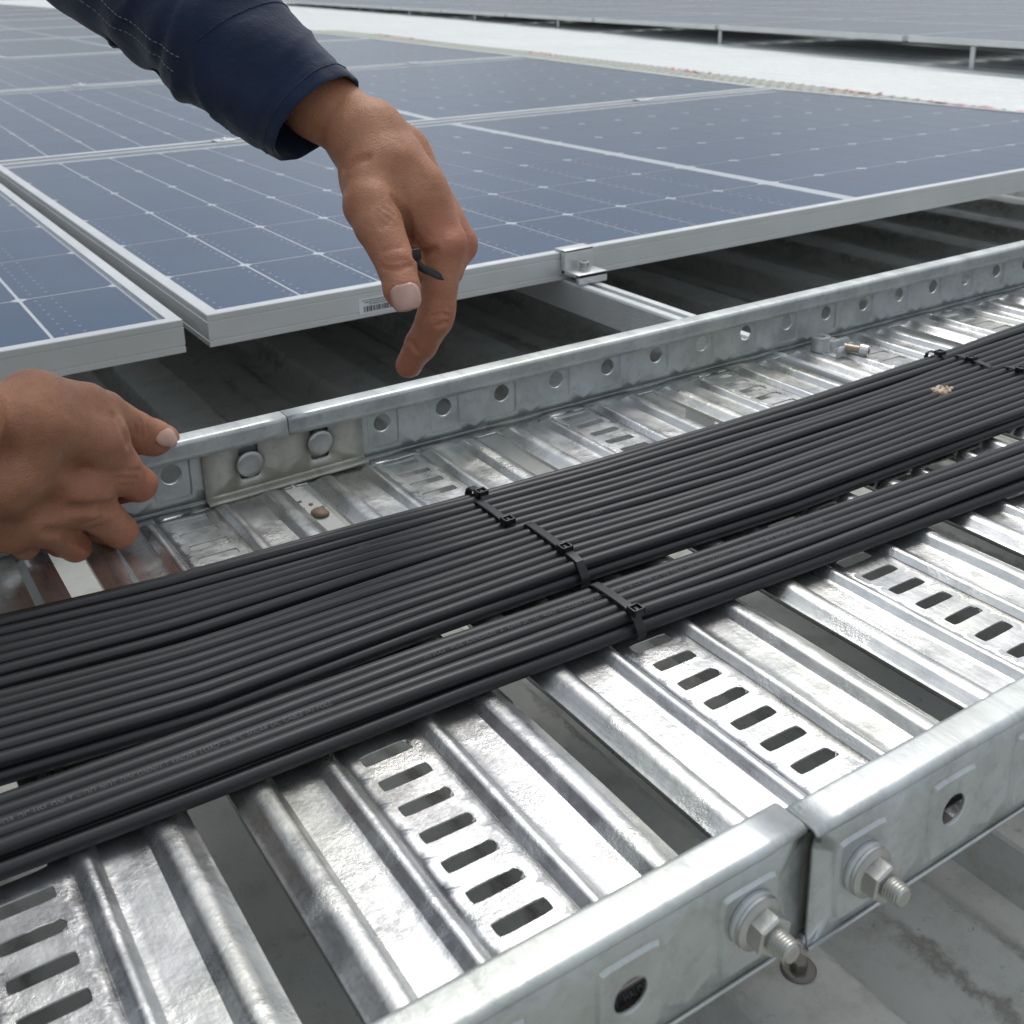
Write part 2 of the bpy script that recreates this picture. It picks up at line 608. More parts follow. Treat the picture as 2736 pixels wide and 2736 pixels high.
def link_child(name, me, root, loc=(0, 0, 0), scale=None):
    o = bpy.data.objects.new(name, me)
    COL.objects.link(o)
    o.parent = root
    o.location = Vector(loc) * U
    if scale: o.scale = scale
    return o
def solar_panel(loc, label, group, single, rx=0.0, rz=0.0, dots=False):
    root = thing('solar_module', loc, label, 'solar panel', group)
    root.rotation_euler = (rx, 0, rz)
    for m_ in fr_me: link_child('frame_rail', m_, root)
    link_child('backsheet', bk_me, root)
    link_child('glass_pane', gl_me, root)
    if single:
        for px, py, s in cell_spots():
            link_child('cell', CELL_ME, root, (px, py, 21), (s, 1, 1) if s != 1 else None)
    else:
        link_child('cells', jc_me, root)['kind'] = 'stuff'
    if dots:
        link_child('solder_dots', dt_me, root)['kind'] = 'stuff'
    return root
G1 = 'solar panels of the near array'
ORD = ['first', 'second', 'third', 'fourth', 'fifth', 'sixth', 'seventh', 'eighth', 'ninth', 'tenth', 'eleventh', 'twelfth', 'thirteenth', 'fourteenth']
for r_ in range(14):
    y0 = 628 + 917.0 * r_
    rx = math.atan2(lift(y0 + PL) - lift(y0), PL)
    lab = 'large blue solar panel with barcode sticker, nearest behind the cable tray' if r_ == 0 else '%s panel back in the row behind the barcode panel' % ORD[r_]
    pn = solar_panel((104, y0, lift(y0)), lab, G1, r_ < 2, rx, dots=(r_ == 0))
    if r_ == 0: FRONT = pn
PL0 = solar_panel((86 - PW, 628, 0), 'blue solar panel cut off at the left edge, right behind the gripping hand', G1, True, dots=False)
link_child('solder_dots', dt_me, PL0, (PW - 707 + 0, 0, 0))['kind'] = 'stuff'
solar_panel((86 - PW, 1545, 0), 'panel behind the left-edge panel, beside the second panel of the row', G1, False, math.atan2(22, 917))
# barcode sticker on the front frame
st = put('barcode_sticker', MB().box((226, 627.78, 3.2), (262, 627.95, 16.2)).mesh('barcode_sticker', (104, 628, 0), 0), M_STICK, FRONT)
mb = MB()
random.seed(4)
x = 230.0
while x < 258:
    w_ = random.choice((.35, .6, .9, 1.3))
    mb.box((x, 627.6, 4.6), (x + w_, 627.74, 9.2))
    x += w_ + random.choice((.4, .6, .9))
for zz, xa, xb in ((14.0, 229, 258), (12.3, 231, 256), (10.7, 235, 250)):
    x = xa
    while x < xb:
        mb.box((x, 627.6, zz - .45), (x + .8, 627.74, zz + .45))
        x += random.uniform(1.1, 1.7)
put('barcode_print', mb.mesh('barcode_print', (104, 628, 0), 0), M_INK, st, (104, 628, 0))

# second array on legs, beyond the walkway
RZ2 = R(80.4)
def arr2(u_, v_):
    """u_ along the front edge, v_ away from it"""
    c, s_ = math.cos(RZ2), math.sin(RZ2)
    return 3940 + u_ * c + v_ * s_, 1796 + u_ * s_ - v_ * c
G2 = 'solar panels of the far raised array'
row_w = ['nearest', 'second', 'third', 'fourth', 'fifth', 'sixth', 'seventh', 'eighth', 'ninth', 'tenth', 'eleventh']
for j in range(11):
    for i in range(7 if j < 6 else 4):
        X, Y = arr2(j * 1524.0 - 1524, PL + i * 917)
        lab = '%s panel along the %s of the raised array beyond the walkway' % (row_w[j], ('front edge', 'second line', 'third line', 'fourth line', 'fifth line', 'sixth line', 'seventh line')[i])
        solar_panel((X, Y, -68), lab, G2, False, 0, RZ2)
def leg_mesh():
    mb = MB()
    mb.box((-14, -14, 0), (14, 14, 4))
    mb.box((-13, -2.5, 4), (13, 2.5, 129))
    mb.box((-13, -14, 122), (13, 2.5, 131.5))
    mb.lathe([(5, 4), (5, 10), (4, 11)], (0, -8.5, 0), (0, 0, 1), 6)
    me = mb.mesh('support_leg', (0, 0, 0), 20)
    me.materials.append(M_ALU)
    return me
lg_me = leg_mesh()
for j, yy in enumerate((-300, 1155, 3080, 5230, 6900, 8700, 10500)):
    X, Y = arr2(yy, 60)
    o = put('support_leg', lg_me, None, None, (X, Y, -200))
    o.rotation_euler.z = RZ2
    tag(o, '%s short aluminium leg under the raised array beyond the walkway' % row_w[j], 'panel support', 'legs of the far raised array')

# ------------------------------------------------------------------ mounting rails of the near array
def mounting_rail(x0, ya, yb, label):
    root = thing('mounting_rail', (x0, ya, CREST), label, 'mounting rail', 'mounting rails')
    w, h = 22.0, 27.0
    sec = [(w, -h), (0, -h), (0, -h + 2)]
    n = 13
    for i in range(n):                       # fine horizontal ridges on the sides
        z = -h + 2 + i * (h - 5) / n
        d = (h - 5) / n
        sec += [(0, z + d * .15), (.55, z + d * .3), (.55, z + d * .7), (0, z + d * .85)]
    sec += [(0, -2.2), (.7, -.6), (1.2, 0), (7.5, 0), (7.8, -.4), (7.8, -6), (14.2, -6), (14.2, -.4), (14.5, 0), (w - 1.2, 0), (w - .6, -.6), (w, -2.2)]
    mb = MB()
    P = [[(x0 + x, y, z + lift(y)) for x, z in sec + sec[:1]] for y in [ya, 628, 1535, 2452, 3369, 4286, 5203, 6120][:8 if yb > 6000 else 2] if y <= yb] 
    mb.grid(P)
    k = len(sec)
    mb.add([(x0 + x, ya, z) for x, z in sec], [tuple(range(k))])
    part('rail', mb, M_ALU, root, 25)
    for yf in (470, 1100, 1900, 2900, 4000):
        if yf > yb: continue
        cr = 104 + ROOF_P * round((x0 + w - 104) / ROOF_P)
        if cr < x0 + w: cr += ROOF_P
        z0 = lift(yf)
        fm = MB()
        fm.box((x0 + w - .1, yf - 16, CREST + .2 + z0), (x0 + w + 2.6, yf + 16, -3 + z0))
        fm.box((x0 + w - .1, yf - 16, CREST + .2 + z0), (cr + 34, yf + 16, CREST + 3.4 + z0))
        part('foot_bracket', fm, M_ALU, root, 20)
        bt = MB().lathe([(4.5, 0), (4.5, 4.4), (3.4, 5.2)], (cr + 18, yf, CREST + 3.3 + z0), (0, 0, 1), 6)
        part('foot_bolt', bt, M_STEEL, root, 20)
    return root
mounting_rail(424, 252, 6200, 'ridged aluminium rail running from under the tray to the panel clamp')
mounting_rail(1245, 300, 6200, 'aluminium rail under the right half of the barcode panel')
mounting_rail(-640, 300, 6200, 'aluminium rail under the panel at the left edge')

def end_clamp(x, label):
    root = thing('end_clamp', (x, 612, 0), label, 'panel clamp', 'panel clamps')
    mb = MB()
    mb.bbox((x - 15.5, 621.5, 25.2), (x + 15.5, 637, 27.4), .5)
    mb.bbox((x - 15.5, 621.5, 6.2), (x + 15.5, 627.4, 27.3), .5)
    mb.bbox((x - 15.5, 601, 6.0), (x + 15.5, 627, 9.6), .6)
    mb.bbox((x - 15.5, 601, .4), (x + 15.5, 605, 9.5), .6)
    part('clamp_body', mb, M_ALU, root, 25)
    b = MB()
    b.lathe([(5.6, 9.5), (5.6, 10.6), (4.4, 10.7), (4.4, 17.4), (3.9, 18), (2.2, 18), (2.2, 15), (0.02, 15)], (x - 1, 612.5, 0), (0, 0, 1), 20)
    part('clamp_bolt', b, M_STEEL, root, 25)
    return root
end_clamp(437.5, 'aluminium end clamp with bolt gripping the front frame above the ridged rail')
end_clamp(1257, 'aluminium end clamp on the barcode panel, far right')
def mid_clamp(x, ys, label):
    z = lift(ys) + 25
    root = thing('mid_clamp', (x, ys, z), label, 'panel clamp', 'panel clamps')
    m = MB().bbox((x - 15, ys - 13, z + .3), (x + 15, ys + 13, z + 2.4), .8)
    part('clamp_body', m, M_ALU, root, 25)
    part('clamp_bolt', MB().lathe([(4.2, 2.3), (4.2, 4.6), (3.4, 5.2)], (x, ys, z), (0, 0, 1), 12), M_STEEL, root, 25)
for x, nm in ((435, 'left'), (1256, 'right')):
    for k, rw in enumerate(('first', 'second', 'third', 'fourth')):
        mid_clamp(x, 1535 + 917 * k, 'small clamp on the %s seam between panel rows, %s rail' % (rw, nm))

# ------------------------------------------------------------------ cream walkway grating and faded red tape
CX_ = [900, 1557, 1931, 2267, 2850, 4401, 5700, 9000]
CV_ = [2500, 2480, 2470, 2480, 2510, 2660, 2790, 3100]
def roof_top(x, y):
    return CREST + lift(y) + lift2(x)
def grating():
    root = thing('walkway_grating', (2540, 1557, roof_top(2540, 1557)), 'cream plastic walkway grating lying on the roof beyond the barcode panel', 'walkway')
    ys = list(np.arange(900, 7000, 60.0))
    for k in range(4):
        rows = []
        for y in ys:
            x = lerp_table(y, CX_, CV_) + k * 58
            z = roof_top(x, y) + .5
            rows.append([(x - 3.5, y, z), (x - 3.5, y, z + 22), (x + 3.5, y, z + 22), (x + 3.5, y, z), (x - 3.5, y, z)])
        part('long_bar', MB().grid(rows), M_CONDUIT, root, 25)
    cb = MB().box((-92, -3.2, 1), (92, 3.2, 21.6)).mesh('cross_bar', (0, 0, 0), 0)
    cb.materials.append(M_WHITEPOLY)
    for i in range(115):
        y = 930 + i * 46.0
        x = lerp_table(y, CX_, CV_) + 87
        put('cross_bar', cb, None, root, (x, y, roof_top(x, y)))
grating()
random.seed(11)
for k, (x, y, L_) in enumerate(((2640, 1380, 560), (2660, 2120, 190), (2700, 2900, 230), (2790, 3950, 300), (2900, 5300, 900))):
    rows = []
    n = 60
    for i in range(n):
        t = i / (n - 1)
        yy = y + t * L_
        xx = lerp_table(yy, CX_, CV_) + 150 + 14 * math.sin(t * 11 + k)
        zz = roof_top(xx, yy) + 23 + 2.5 * math.sin(t * 31 + k) + 1.5 * math.sin(t * 57)
        w = 10 + 7 * math.sin(t * 23 + k * 2)
        tw = 3.5 * math.sin(t * 19 + k)
        rows.append([(xx - w, yy, zz - tw), (xx, yy, zz + 1.5), (xx + w, yy, zz + tw)])
    o = solo('tape_strip', MB().grid(rows), M_PINK, (x, y, roof_top(x, y)), '%s crumpled strip of faded red tape on the walkway grating' % ORD[k], 'tape', 'strips of red tape', 50)
    m = o.modifiers.new('thickness', 'SOLIDIFY'); m.thickness = 1.2 * U

# ------------------------------------------------------------------ cable tray
W_, H_, HZ = 375.5, 39.4, 19.3
def rrect_hit(ang, hx, hy, r):
    """distance from the centre to a rounded rectangle along ang"""
    c, s = math.cos(ang), math.sin(ang)
    lo, hi = 0.0, hx + hy
    for _ in range(40):
        m = (lo + hi) / 2
        qx, qy = abs(c * m) - (hx - r), abs(s * m) - (hy - r)
        d = math.hypot(max(qx, 0), max(qy, 0)) + min(max(qx, qy), 0) - r
        if d < 0: lo = m
        else: hi = m
    return lo
def rect_hit(ang, x0, x1, y0, y1):
    c, s = math.cos(ang), math.sin(ang)
    t = 1e9
    if c > 1e-9: t = min(t, x1 / c)
    if c < -1e-9: t = min(t, x0 / c)
    if s > 1e-9: t = min(t, y1 / s)
    if s < -1e-9: t = min(t, y0 / s)
    return t
def ring_cell(mb, loops, place):
    """loops: list of (list of (a,b,depth)) with equal counts, outermost last"""
    n = len(loops[0])
    vs = [place(*p) for lp in loops for p in lp]
    fs = []
    for i in range(len(loops) - 1):
        for j in range(n):
            j2 = (j + 1) % n
            fs.append((i * n + j, (i + 1) * n + j, (i + 1) * n + j2, i * n + j2))
    mb.add(vs, fs)
def angles_for(x0, x1, y0, y1, n=40):
    a = [2 * math.pi * i / n for i in range(n)]
    cs = [math.atan2(y, x) % (2 * math.pi) for x, y in ((x0, y0), (x1, y0), (x1, y1), (x0, y1))]
    for c in cs:
        i = min(range(n), key=lambda k: abs((a[k] - c + math.pi) % (2 * math.pi) - math.pi))
        a[i] = c
    return sorted(a)
def wob(x, y, s=1.0):
    return s * (.22 * math.sin(x * .061 + 1.3) * math.sin(y * .047 + .4) + .12 * math.sin(x * .13 + y * .09))
def side_rail(xa, xb, y0, far):
    """outer skin of one side, as a sheet; y measured inwards from the outer face"""
    mb = MB()
    k = math.ceil((xa + 20) / 40 - 1e-6)
    spans = []
    k = int(math.floor((xa + 20) / 40))
    while k * 40 - 20 < xb - 1e-6:
        spans.append((k, max(k * 40 - 20, xa), min(k * 40 + 20, xb)))
        k += 1
    zlo, zhi = 1.3, H_ - 1.4
    for k, s0, s1 in spans:
        cx = k * 40
        a = angles_for(s0 - cx, s1 - cx, zlo - HZ, zhi - HZ)
        hole = [(cx + 5.2 * math.cos(t), HZ + 5.2 * math.sin(t), -.95) for t in a]
        hol2 = [(cx + 5.9 * math.cos(t), HZ + 5.9 * math.sin(t), -1.1) for t in a]
        zc = 18.0 - HZ
        def rr(t, hx, hy, r):
            # rounded square whose centre is slightly below the hole
            d = rrect_hit(t, hx, hy, r)
            return d
        inn = [(cx + rr(t, 9.5, 12.6, 2.0) * math.cos(t), HZ + zc + rr(t, 9.5, 12.6, 2.0) * math.sin(t), -1.1) for t in a]
        out = [(cx + rr(t, 10.3, 13.4, 2.6) * math.cos(t), HZ + zc + rr(t, 10.3, 13.4, 2.6) * math.sin(t), 0) for t in a]
        bnd = [(cx + rect_hit(t, s0 - cx, s1 - cx, zlo - HZ, zhi - HZ) * math.cos(t), HZ + rect_hit(t, s0 - cx, s1 - cx, zlo - HZ, zhi - HZ) * math.sin(t), 0) for t in a]
        ring_cell(mb, [hole, hol2, inn, out, bnd], lambda x, z, d: (x, d, z))
    # bends: bottom, flange, lip
    xs = [xa + (xb - xa) * i / max(2, int((xb - xa) / 14)) for i in range(max(2, int((xb - xa) / 14)) + 1)]
    bot = [(1.3 - 1.3 * math.cos(t), 1.3 - 1.3 * math.sin(t)) for t in [i * math.pi / 12 for i in range(7)]]
    top = [(1.4 - 1.4 * math.cos(t), H_ - 1.4 + 1.4 * math.sin(t)) for t in [i * math.pi / 12 for i in range(7)]] + [(5, H_), (9.3, H_)]
    top += [(9.3 + 1.4 * math.sin(t), H_ - 1.4 + 1.4 * math.cos(t)) for t in [i * math.pi / 12 for i in range(1, 7)]] + [(10.7, 33.5), (10.7, 30.0)]
    mb.grid([[(x, y + wob(x, z * 3, .3 if z > 30 else 0), z + (wob(x * .7, y * 5, .35) if 2.5 < y < 8.5 else 0)) for y, z in top] for x in xs])
    mb.grid([[(x, y, z) for y, z in reversed(bot)] for x in xs])
    if far:
        mb.mapv(lambda x, y, z: (x, W_ - y, z)).flip()
    else:
        mb.mapv(lambda x, y, z: (x, y0 + y, z))
    return mb
OXZ = [(15, 0), (15.5, .25), (17.6, 2.35), (18.3, 2.75), (19.4, 2.9), (20.6, 2.75), (21.3, 2.35), (23.6, .25), (24.1, 0), (27, 0), (31, 0), (35, 0), (38, 0), (38.5, .3), (40.6, 2.8), (41.4, 3.3), (43.2, 3.55), (45.4, 3.5), (47.2, 3.1), (48.2, 2.6), (51.4, .35), (52.3, 0), (53.0, -.3)]
OX = [o for o, _ in OXZ]
def hprof(o):
    return lerp_table(o, OX, [z for _, z in OXZ])
def tray_floor(xa, xb, y0, cols):
    mb = MB()
    ya, yb = y0 + 1.3, W_ - 1.3
    def e(y):
        d = min(y - y0, W_ - y)
        t = min(max((d - 9.5) / 7.0, 0), 1)
        return math.sin(t * math.pi / 2) ** 1.1
    ys = [ya, y0 + 5, y0 + 8, y0 + 9.5, y0 + 10.3, y0 + 11.2, y0 + 12.4, y0 + 13.8, y0 + 15.2, y0 + 16.5, y0 + 20]
    n = 26
    ys += [y0 + 20 + (W_ - 20 - y0 - 20) * i / n for i in range(1, n)]
    ys += [W_ - d for d in (20, 16.5, 15.2, 13.8, 12.4, 11.2, 10.3, 9.5, 8, 5)] + [yb]
    for c in cols:
        for sg in (-1, 1):
            rows = []
            for y in ys:
                ev = e(y)
                row = [(c + sg * o, y, hprof(o) * ev + wob(c + sg * o, y)) for o in OX]
                row.append((c + sg * 53.2, y, -2.2 * ev + wob(c + sg * 53, y)))
                rows.append(row)
            g = MB().grid(rows)
            if sg > 0: g.flip()
            g.flip()
            mb.add(g.v, g.f)
            # flat margin closing the end of the long opening
            for yy0, yy1 in ((ya, y0 + 10.3), (W_ - 10.3, yb)):
                sub = [y for y in ys if yy0 - 1e-6 <= y <= yy1 + 1e-6]
                xo = [53.2, 56, 60]
                X = [c + sg * o for o in xo]
                if sg > 0 and c + 60 > xb: X = [min(v, xb) for v in X]
                if sg < 0 and c - 60 < xa: X = [max(v, xa) for v in X]
                rows = [[(x, y, -2.2 * e(y) * (1 if i == 0 else .0) + wob(x, y)) for i, x in enumerate(X)] for y in sub]
                g = MB().grid(rows)
                if sg < 0: g.flip()
                mb.add(g.v, g.f)
        # slotted strip
        ks = [25 + 14.48 * k for k in range(24)]
        for yc in ks:
            if yc - 7.24 < y0 + 8: continue
            a = angles_for(-15, 15, -7.24, 7.24, 44)
            sl = [(9.2, 2.75, .9), (9.5, 3.05, 1.1)]
            jx = random.uniform(-.25, .25)
            lp = []
            for hx, hy, r in sl:
                lp.append([(jx + rrect_hit(t, hx, hy, r) * math.cos(t), rrect_hit(t, hx, hy, r) * math.sin(t)) for t in a])
            bd = [(rect_hit(t, -15, 15, -7.24, 7.24) * math.cos(t), rect_hit(t, -15, 15, -7.24, 7.24) * math.sin(t)) for t in a]
            md = [((p[0] + q[0]) / 2, (p[1] + q[1]) / 2) for p, q in zip(lp[1], bd)]
            L = [[(x, y, -.4) for x, y in lp[0]], [(x, y, 0) for x, y in lp[1]], [(x, y, 0) for x, y in md], [(x, y, 0) for x, y in bd]]
            ring_cell(mb, L, lambda x, y, d: (c + x, yc + y, d + wob(c + x, yc + y)))
        lo = min(k for k in ks if k - 7.24 >= y0 + 8) - 7.24
        hi = ks[-1] + 7.24
        for p, q in ((ya, lo), (hi, yb)):
            m = 3
            g = MB().grid([[(c - 15 + 30 * i / 6, p + (q - p) * j / m, wob(c - 15 + 30 * i / 6, p + (q - p) * j / m)) for i in range(7)] for j in range(m + 1)])
            mb.add(g.v, g.f)
    def up(f):
        a, b_, c_ = [Vector(mb.v[i]) for i in f[:3]]
        nz = (b_ - a).cross(c_ - a).z
        if abs(nz) < 1e-9 and len(f) > 3:
            d_ = Vector(mb.v[f[3]])
            nz = (c_ - a).cross(d_ - a).z
        return f if nz >= 0 else tuple(reversed(f))
    mb.f = [up(f) for f in mb.f]
    return mb
random.seed(2)
def cable_tray(xa, xb, y0, cols, label):
    root = thing('cable_tray', ((xa + xb) / 2, (y0 + W_) / 2, 0), label, 'cable tray', 'cable tray lengths')
    fl = part('tray_floor', tray_floor(xa, xb, y0, cols), M_GALV, root, 27)
    n = part('side_rail', side_rail(xa, xb, y0, False), M_RAIL, root, 21)
    f = part('side_rail', side_rail(xa, xb, 0, True), M_RAIL, root, 21)
    for o in (fl, n, f): solidify(o, 1.15)
    return root
TRAY_L = cable_tray(-658, 59.85, 3.05, [-598, -478, -358, -238, -118, 2], 'shorter galvanised cable tray length at left, ending at the bolted joint')
TRAY_R = cable_tray(60.5, 1142, 0, [122, 242, 362, 482, 602, 722, 842, 962, 1082], 'long galvanised cable tray length running off to the upper right')

# ------------------------------------------------------------------ splice plates and bolts
def splice_plate(y, sgn, label, x0=15.5, x1=106, tilt=0.0):
    """y: face the plate lies on, sgn: direction towards the tray middle"""
    root = thing('splice_plate', ((x0 + x1) / 2, y, 0), label, 'splice plate', 'splice plates')
    mb = MB()
    zlo, zhi = 3.6, 35.0
    for cx, a0, a1 in ((40, x0, 60), (80, 60, x1)):
        zc = 18.5
        a = angles_for(a0 - cx, a1 - cx, zlo - zc, zhi - zc, 44)
        def L(hx, hy, r): return [(cx + rrect_hit(t, hx, hy, r) * math.cos(t), zc + rrect_hit(t, hx, hy, r) * math.sin(t)) for t in a]
        h = L(5.4, 9.6, .8)
        b_ = [(cx + rect_hit(t, a0 - cx, a1 - cx, zlo - zc, zhi - zc) * math.cos(t), zc + rect_hit(t, a0 - cx, a1 - cx, zlo - zc, zhi - zc) * math.sin(t)) for t in a]
        ring_cell(mb, [[(p[0], p[1], 1.6) for p in h], [(p[0], p[1], 1.6) for p in b_]], lambda x, z, d: (x, d, z))
    sec = [(1.6, zlo), (2.0, 2.6), (2.9, 1.9), (4.6, 1.6), (8.2, 1.5)]
    xs = [x0 + (x1 - x0) * i / 8 for i in range(9)]
    mb.grid([[(x, yy, z) for yy, z in sec] for x in xs])
    mb.mapv(lambda x, yy, z: (x, y + sgn * yy, z + tilt * (x - 60)))
    if sgn < 0: pass
    o = part('plate', mb, M_SPLICE, root, 40)
    m = o.modifiers.new('thickness', 'SOLIDIFY')
    m.thickness = 1.5 * U
    m.offset = 0
    return root
splice_plate(W_ - 1.4, -1, 'yellowish zinc splice plate inside the far rail, beside the thumb', tilt=.018)
splice_plate(1.6 + 1.4, 1, 'zinc splice plate behind the near rail at the joint')
def carriage_bolt(cx, z, y_head, sgn, label, nut, y_out, tip=None):
    """round head on the inside, nut and thread on the outside; sgn = +1 when the outside is towards -y"""
    root = thing('carriage_bolt', (cx, y_head, z), label, 'bolt', 'joint bolts')
    inw = Vector((0, sgn, 0))                                     # from outside to inside
    h = MB().lathe([(7.3, 0), (7.45, .4), (7.3, 1.3), (6.7, 1.9), (4.5, 2.2), (.05, 2.3)], (cx, y_head, z), inw, 28)
    part('bolt_head', h, M_BOLT, root, 40)
    out = -inw
    L0 = abs(y_out - y_head)
    length = tip if tip else L0 + 12
    t = MB()
    pr = [(3.0, -1.0)]
    x = 0.0
    while x < length - .9:
        pr += [(2.95, x), (3.35, x + .30), (3.35, x + .42), (2.95, x + .72)]
        x += .92
    pr += [(3.0, length - .6), (2.5, length)]
    t.lathe(pr, (cx, y_head, z), out, 20)
    part('thread', t, M_BOLT, root, 25)
    if nut:
        o0 = Vector((cx, y_out, z))
        part('spacer', MB().lathe([(8.0, -.3), (8.0, .6), (7.4, 1.1), (7.2, 1.6)], o0, out, 28), M_RAIL, root, 40)
        part('washer', MB().lathe([(7.6, 1.6), (7.9, 2.0), (7.6, 2.7)], o0, out, 28), M_BOLT, root, 40)
        n = MB()
        n.lathe([(7.6, 2.7), (7.7, 3.1), (6.0, 4.0)], o0, out, 28)
        n.lathe([(5.8, 3.6), (6.0, 4.1), (6.0, 8.0), (5.4, 8.6), (3.4, 8.6)], o0, out, 6, .35)
        part('flange_nut', n, M_BOLT, root, 25)
    return root
carriage_bolt(40.0, 16.8, W_ - 3.8, -1, 'round bolt head in the splice plate next to the thumb', True, W_ + .2)
carriage_bolt(80.2, 18.8, W_ - 3.8, -1, 'round bolt head in the splice plate farther from the thumb', True, W_ + .2)
carriage_bolt(40.0, 21.6, 3.8 + 1.6, 1, 'bolt with nut left of the near rail joint', True, 1.5, 5.4 + 13.0)
carriage_bolt(80.0, 19.4, 3.8, 1, 'bolt with nut right of the near rail joint', True, -1.5, 3.8 + 15.4)

# ------------------------------------------------------------------ solar cables
CD = 5.8
random.seed(7)
XS = [-290, -240, -190, -140, -95, -60, -32, 0, 30, 60, 90, 119, 150, 189, 225, 265, 305, 348, 390, 430, 470, 510, 550, 592, 640, 690, 740, 790]
FAR_X = [-655, -290, -95, -32, 47, 119, 189, 348, 480, 592, 790]
FAR_Y = [322, 318, 298, 290, 286, 281.5, 278.5, 279.5, 284, 291, 303]
NEAR_X = [-655, -290, -115, -46, 42, 126, 243, 430, 790]
NEAR_Y = [212, 206, 193.5, 186.5, 188.5, 188, 182.8, 185, 188]
LO_X = [-655, -290, -122, -59, 36, 115, 230, 353, 790]
LO_Y = [154, 152, 147.4, 145.4, 144.4, 141.9, 137.4, 133, 122]
Z0, Z1 = 3.7 + CD / 2, 3.7 + CD / 2 + 4.8
SUP = ['', 'second', 'third', 'fourth', 'fifth', 'sixth', 'seventh', 'eighth', 'ninth', 'tenth', 'eleventh', 'twelfth', 'thirteenth', 'fourteenth', 'fifteenth', 'sixteenth']
PATHS = {}
def smooth_path(f):
    xs = np.arange(-655, 1138, 9.0)
    return [(float(x), *f(float(x))) for x in xs]
def make_cable_obj(key, f, label, group):
    pts = smooth_path(f)
    PATHS[key] = f
    mb = MB().tube(pts, CD / 2 - .03, 14)
    m = pts[len(pts) // 2]
    return solo('solar_cable', mb, M_CABLE, (m[0], m[1], m[2] - CD / 2), label, 'cable', group, 80, weld=False)
def wander(seed, amp):
    r = random.Random(seed)
    ph = [(r.uniform(.006, .02), r.uniform(0, 6.28), r.uniform(-1, 1)) for _ in range(3)]
    return lambda x: amp * sum(a * math.sin(w * x + p) for w, p, a in ph) / 1.6
NT = 15
def up_top(i):
    wy, wz = wander(100 + i, 1.1), wander(300 + i, 1.0)
    def f(x):
        yf = lerp_table(x, FAR_X, FAR_Y) - CD / 2
        yn = lerp_table(x, NEAR_X, NEAR_Y) + CD * .55 + 1.2
        g_ = min(1, min(abs(x - 121), abs(x - 482)) / 130) * .42 + .1
        wi = i + (g_ if i > 2 else 0) + (g_ if i > 7 else 0)
        t = wi / (NT - 1 + 2 * g_)
        tie = min(1, min(abs(x - 121), abs(x - 482)) / 60)
        drop = 0
        if i == 0: drop = -1.6
        if i in (2, 7): drop = -1.2 * g_
        if i in (5, 11): drop = .9 * g_
        return yf + (yn - yf) * t + wy(x) * tie, Z1 + drop + wz(x) * tie
    return f
CABLES = []
for i in range(NT):
    lab = 'farthest black cable of the wide bundle, beside the far rail' if i == 0 else ('frontmost top-layer black cable of the wide bundle' if i == NT - 1 else '%s black cable from the far edge of the wide bundle' % SUP[i])
    CABLES.append(make_cable_obj(('u', i), up_top(i), lab, 'black solar cables of the wide bundle'))
def up_bot(i):
    wy = wander(500 + i, .4)
    def f(x):
        yf = lerp_table(x, FAR_X, FAR_Y) - CD * 1.1
        yn = lerp_table(x, NEAR_X, NEAR_Y) + CD / 2 - .6
        t = i / (NT - 2)
        return yf + (yn - yf) * t + wy(x) * .5, Z0
    return f
for i in range(NT - 1):
    if i < NT - 2:
        lab = 'black cable hidden in the lower layer of the wide bundle'
    else:
        lab = 'lower-layer black cable along the front edge of the wide bundle'
    make_cable_obj(('ub', i), up_bot(i), lab, 'lower-layer cables of the wide bundle')
NL = 5
def lo_top(i):
    wy, wz = wander(700 + i, .9), wander(800 + i, .7)
    def f(x):
        y0 = lerp_table(x, LO_X, LO_Y) + CD * 1.05
        tie = min(1, abs(x - 118) / 50)
        return y0 + (NL - 1 - i) * 5.75 + wy(x) * tie, Z1 + wz(x) * tie - (0.8 if i == 0 else 0)
    return f
lw = ['farthest', 'second-farthest', 'middle', 'second-nearest', 'nearest']
for i in range(NL):
    CABLES.append(make_cable_obj(('l', i), lo_top(i), '%s top-layer black cable of the narrow front bundle' % lw[i] + (', printed' if i in (1, 2) else ''), 'black solar cables of the narrow bundle'))
def lo_bot(i):
    def f(x):
        y0 = lerp_table(x, LO_X, LO_Y) + CD / 2 + .3
        return y0 + (4 - i) * 5.75, Z0
    return f
for i in range(5):
    lab = 'lower-layer black cable along the front edge of the narrow bundle' if i == 4 else 'black cable hidden in the lower layer of the narrow bundle'
    make_cable_obj(('lb', i), lo_bot(i), lab, 'lower-layer cables of the narrow bundle')

def near_corner(i):
    return lambda x: (10.2 + 6.9 * i + .5 * math.sin(x * .01 + i), 9.4)
for i in range(3):
    CABLES.append(make_cable_obj(('n', i), near_corner(i), '%s black cable seen only through the near rail holes' % ('outermost', 'middle', 'innermost')[i], 'cables along the near rail'))
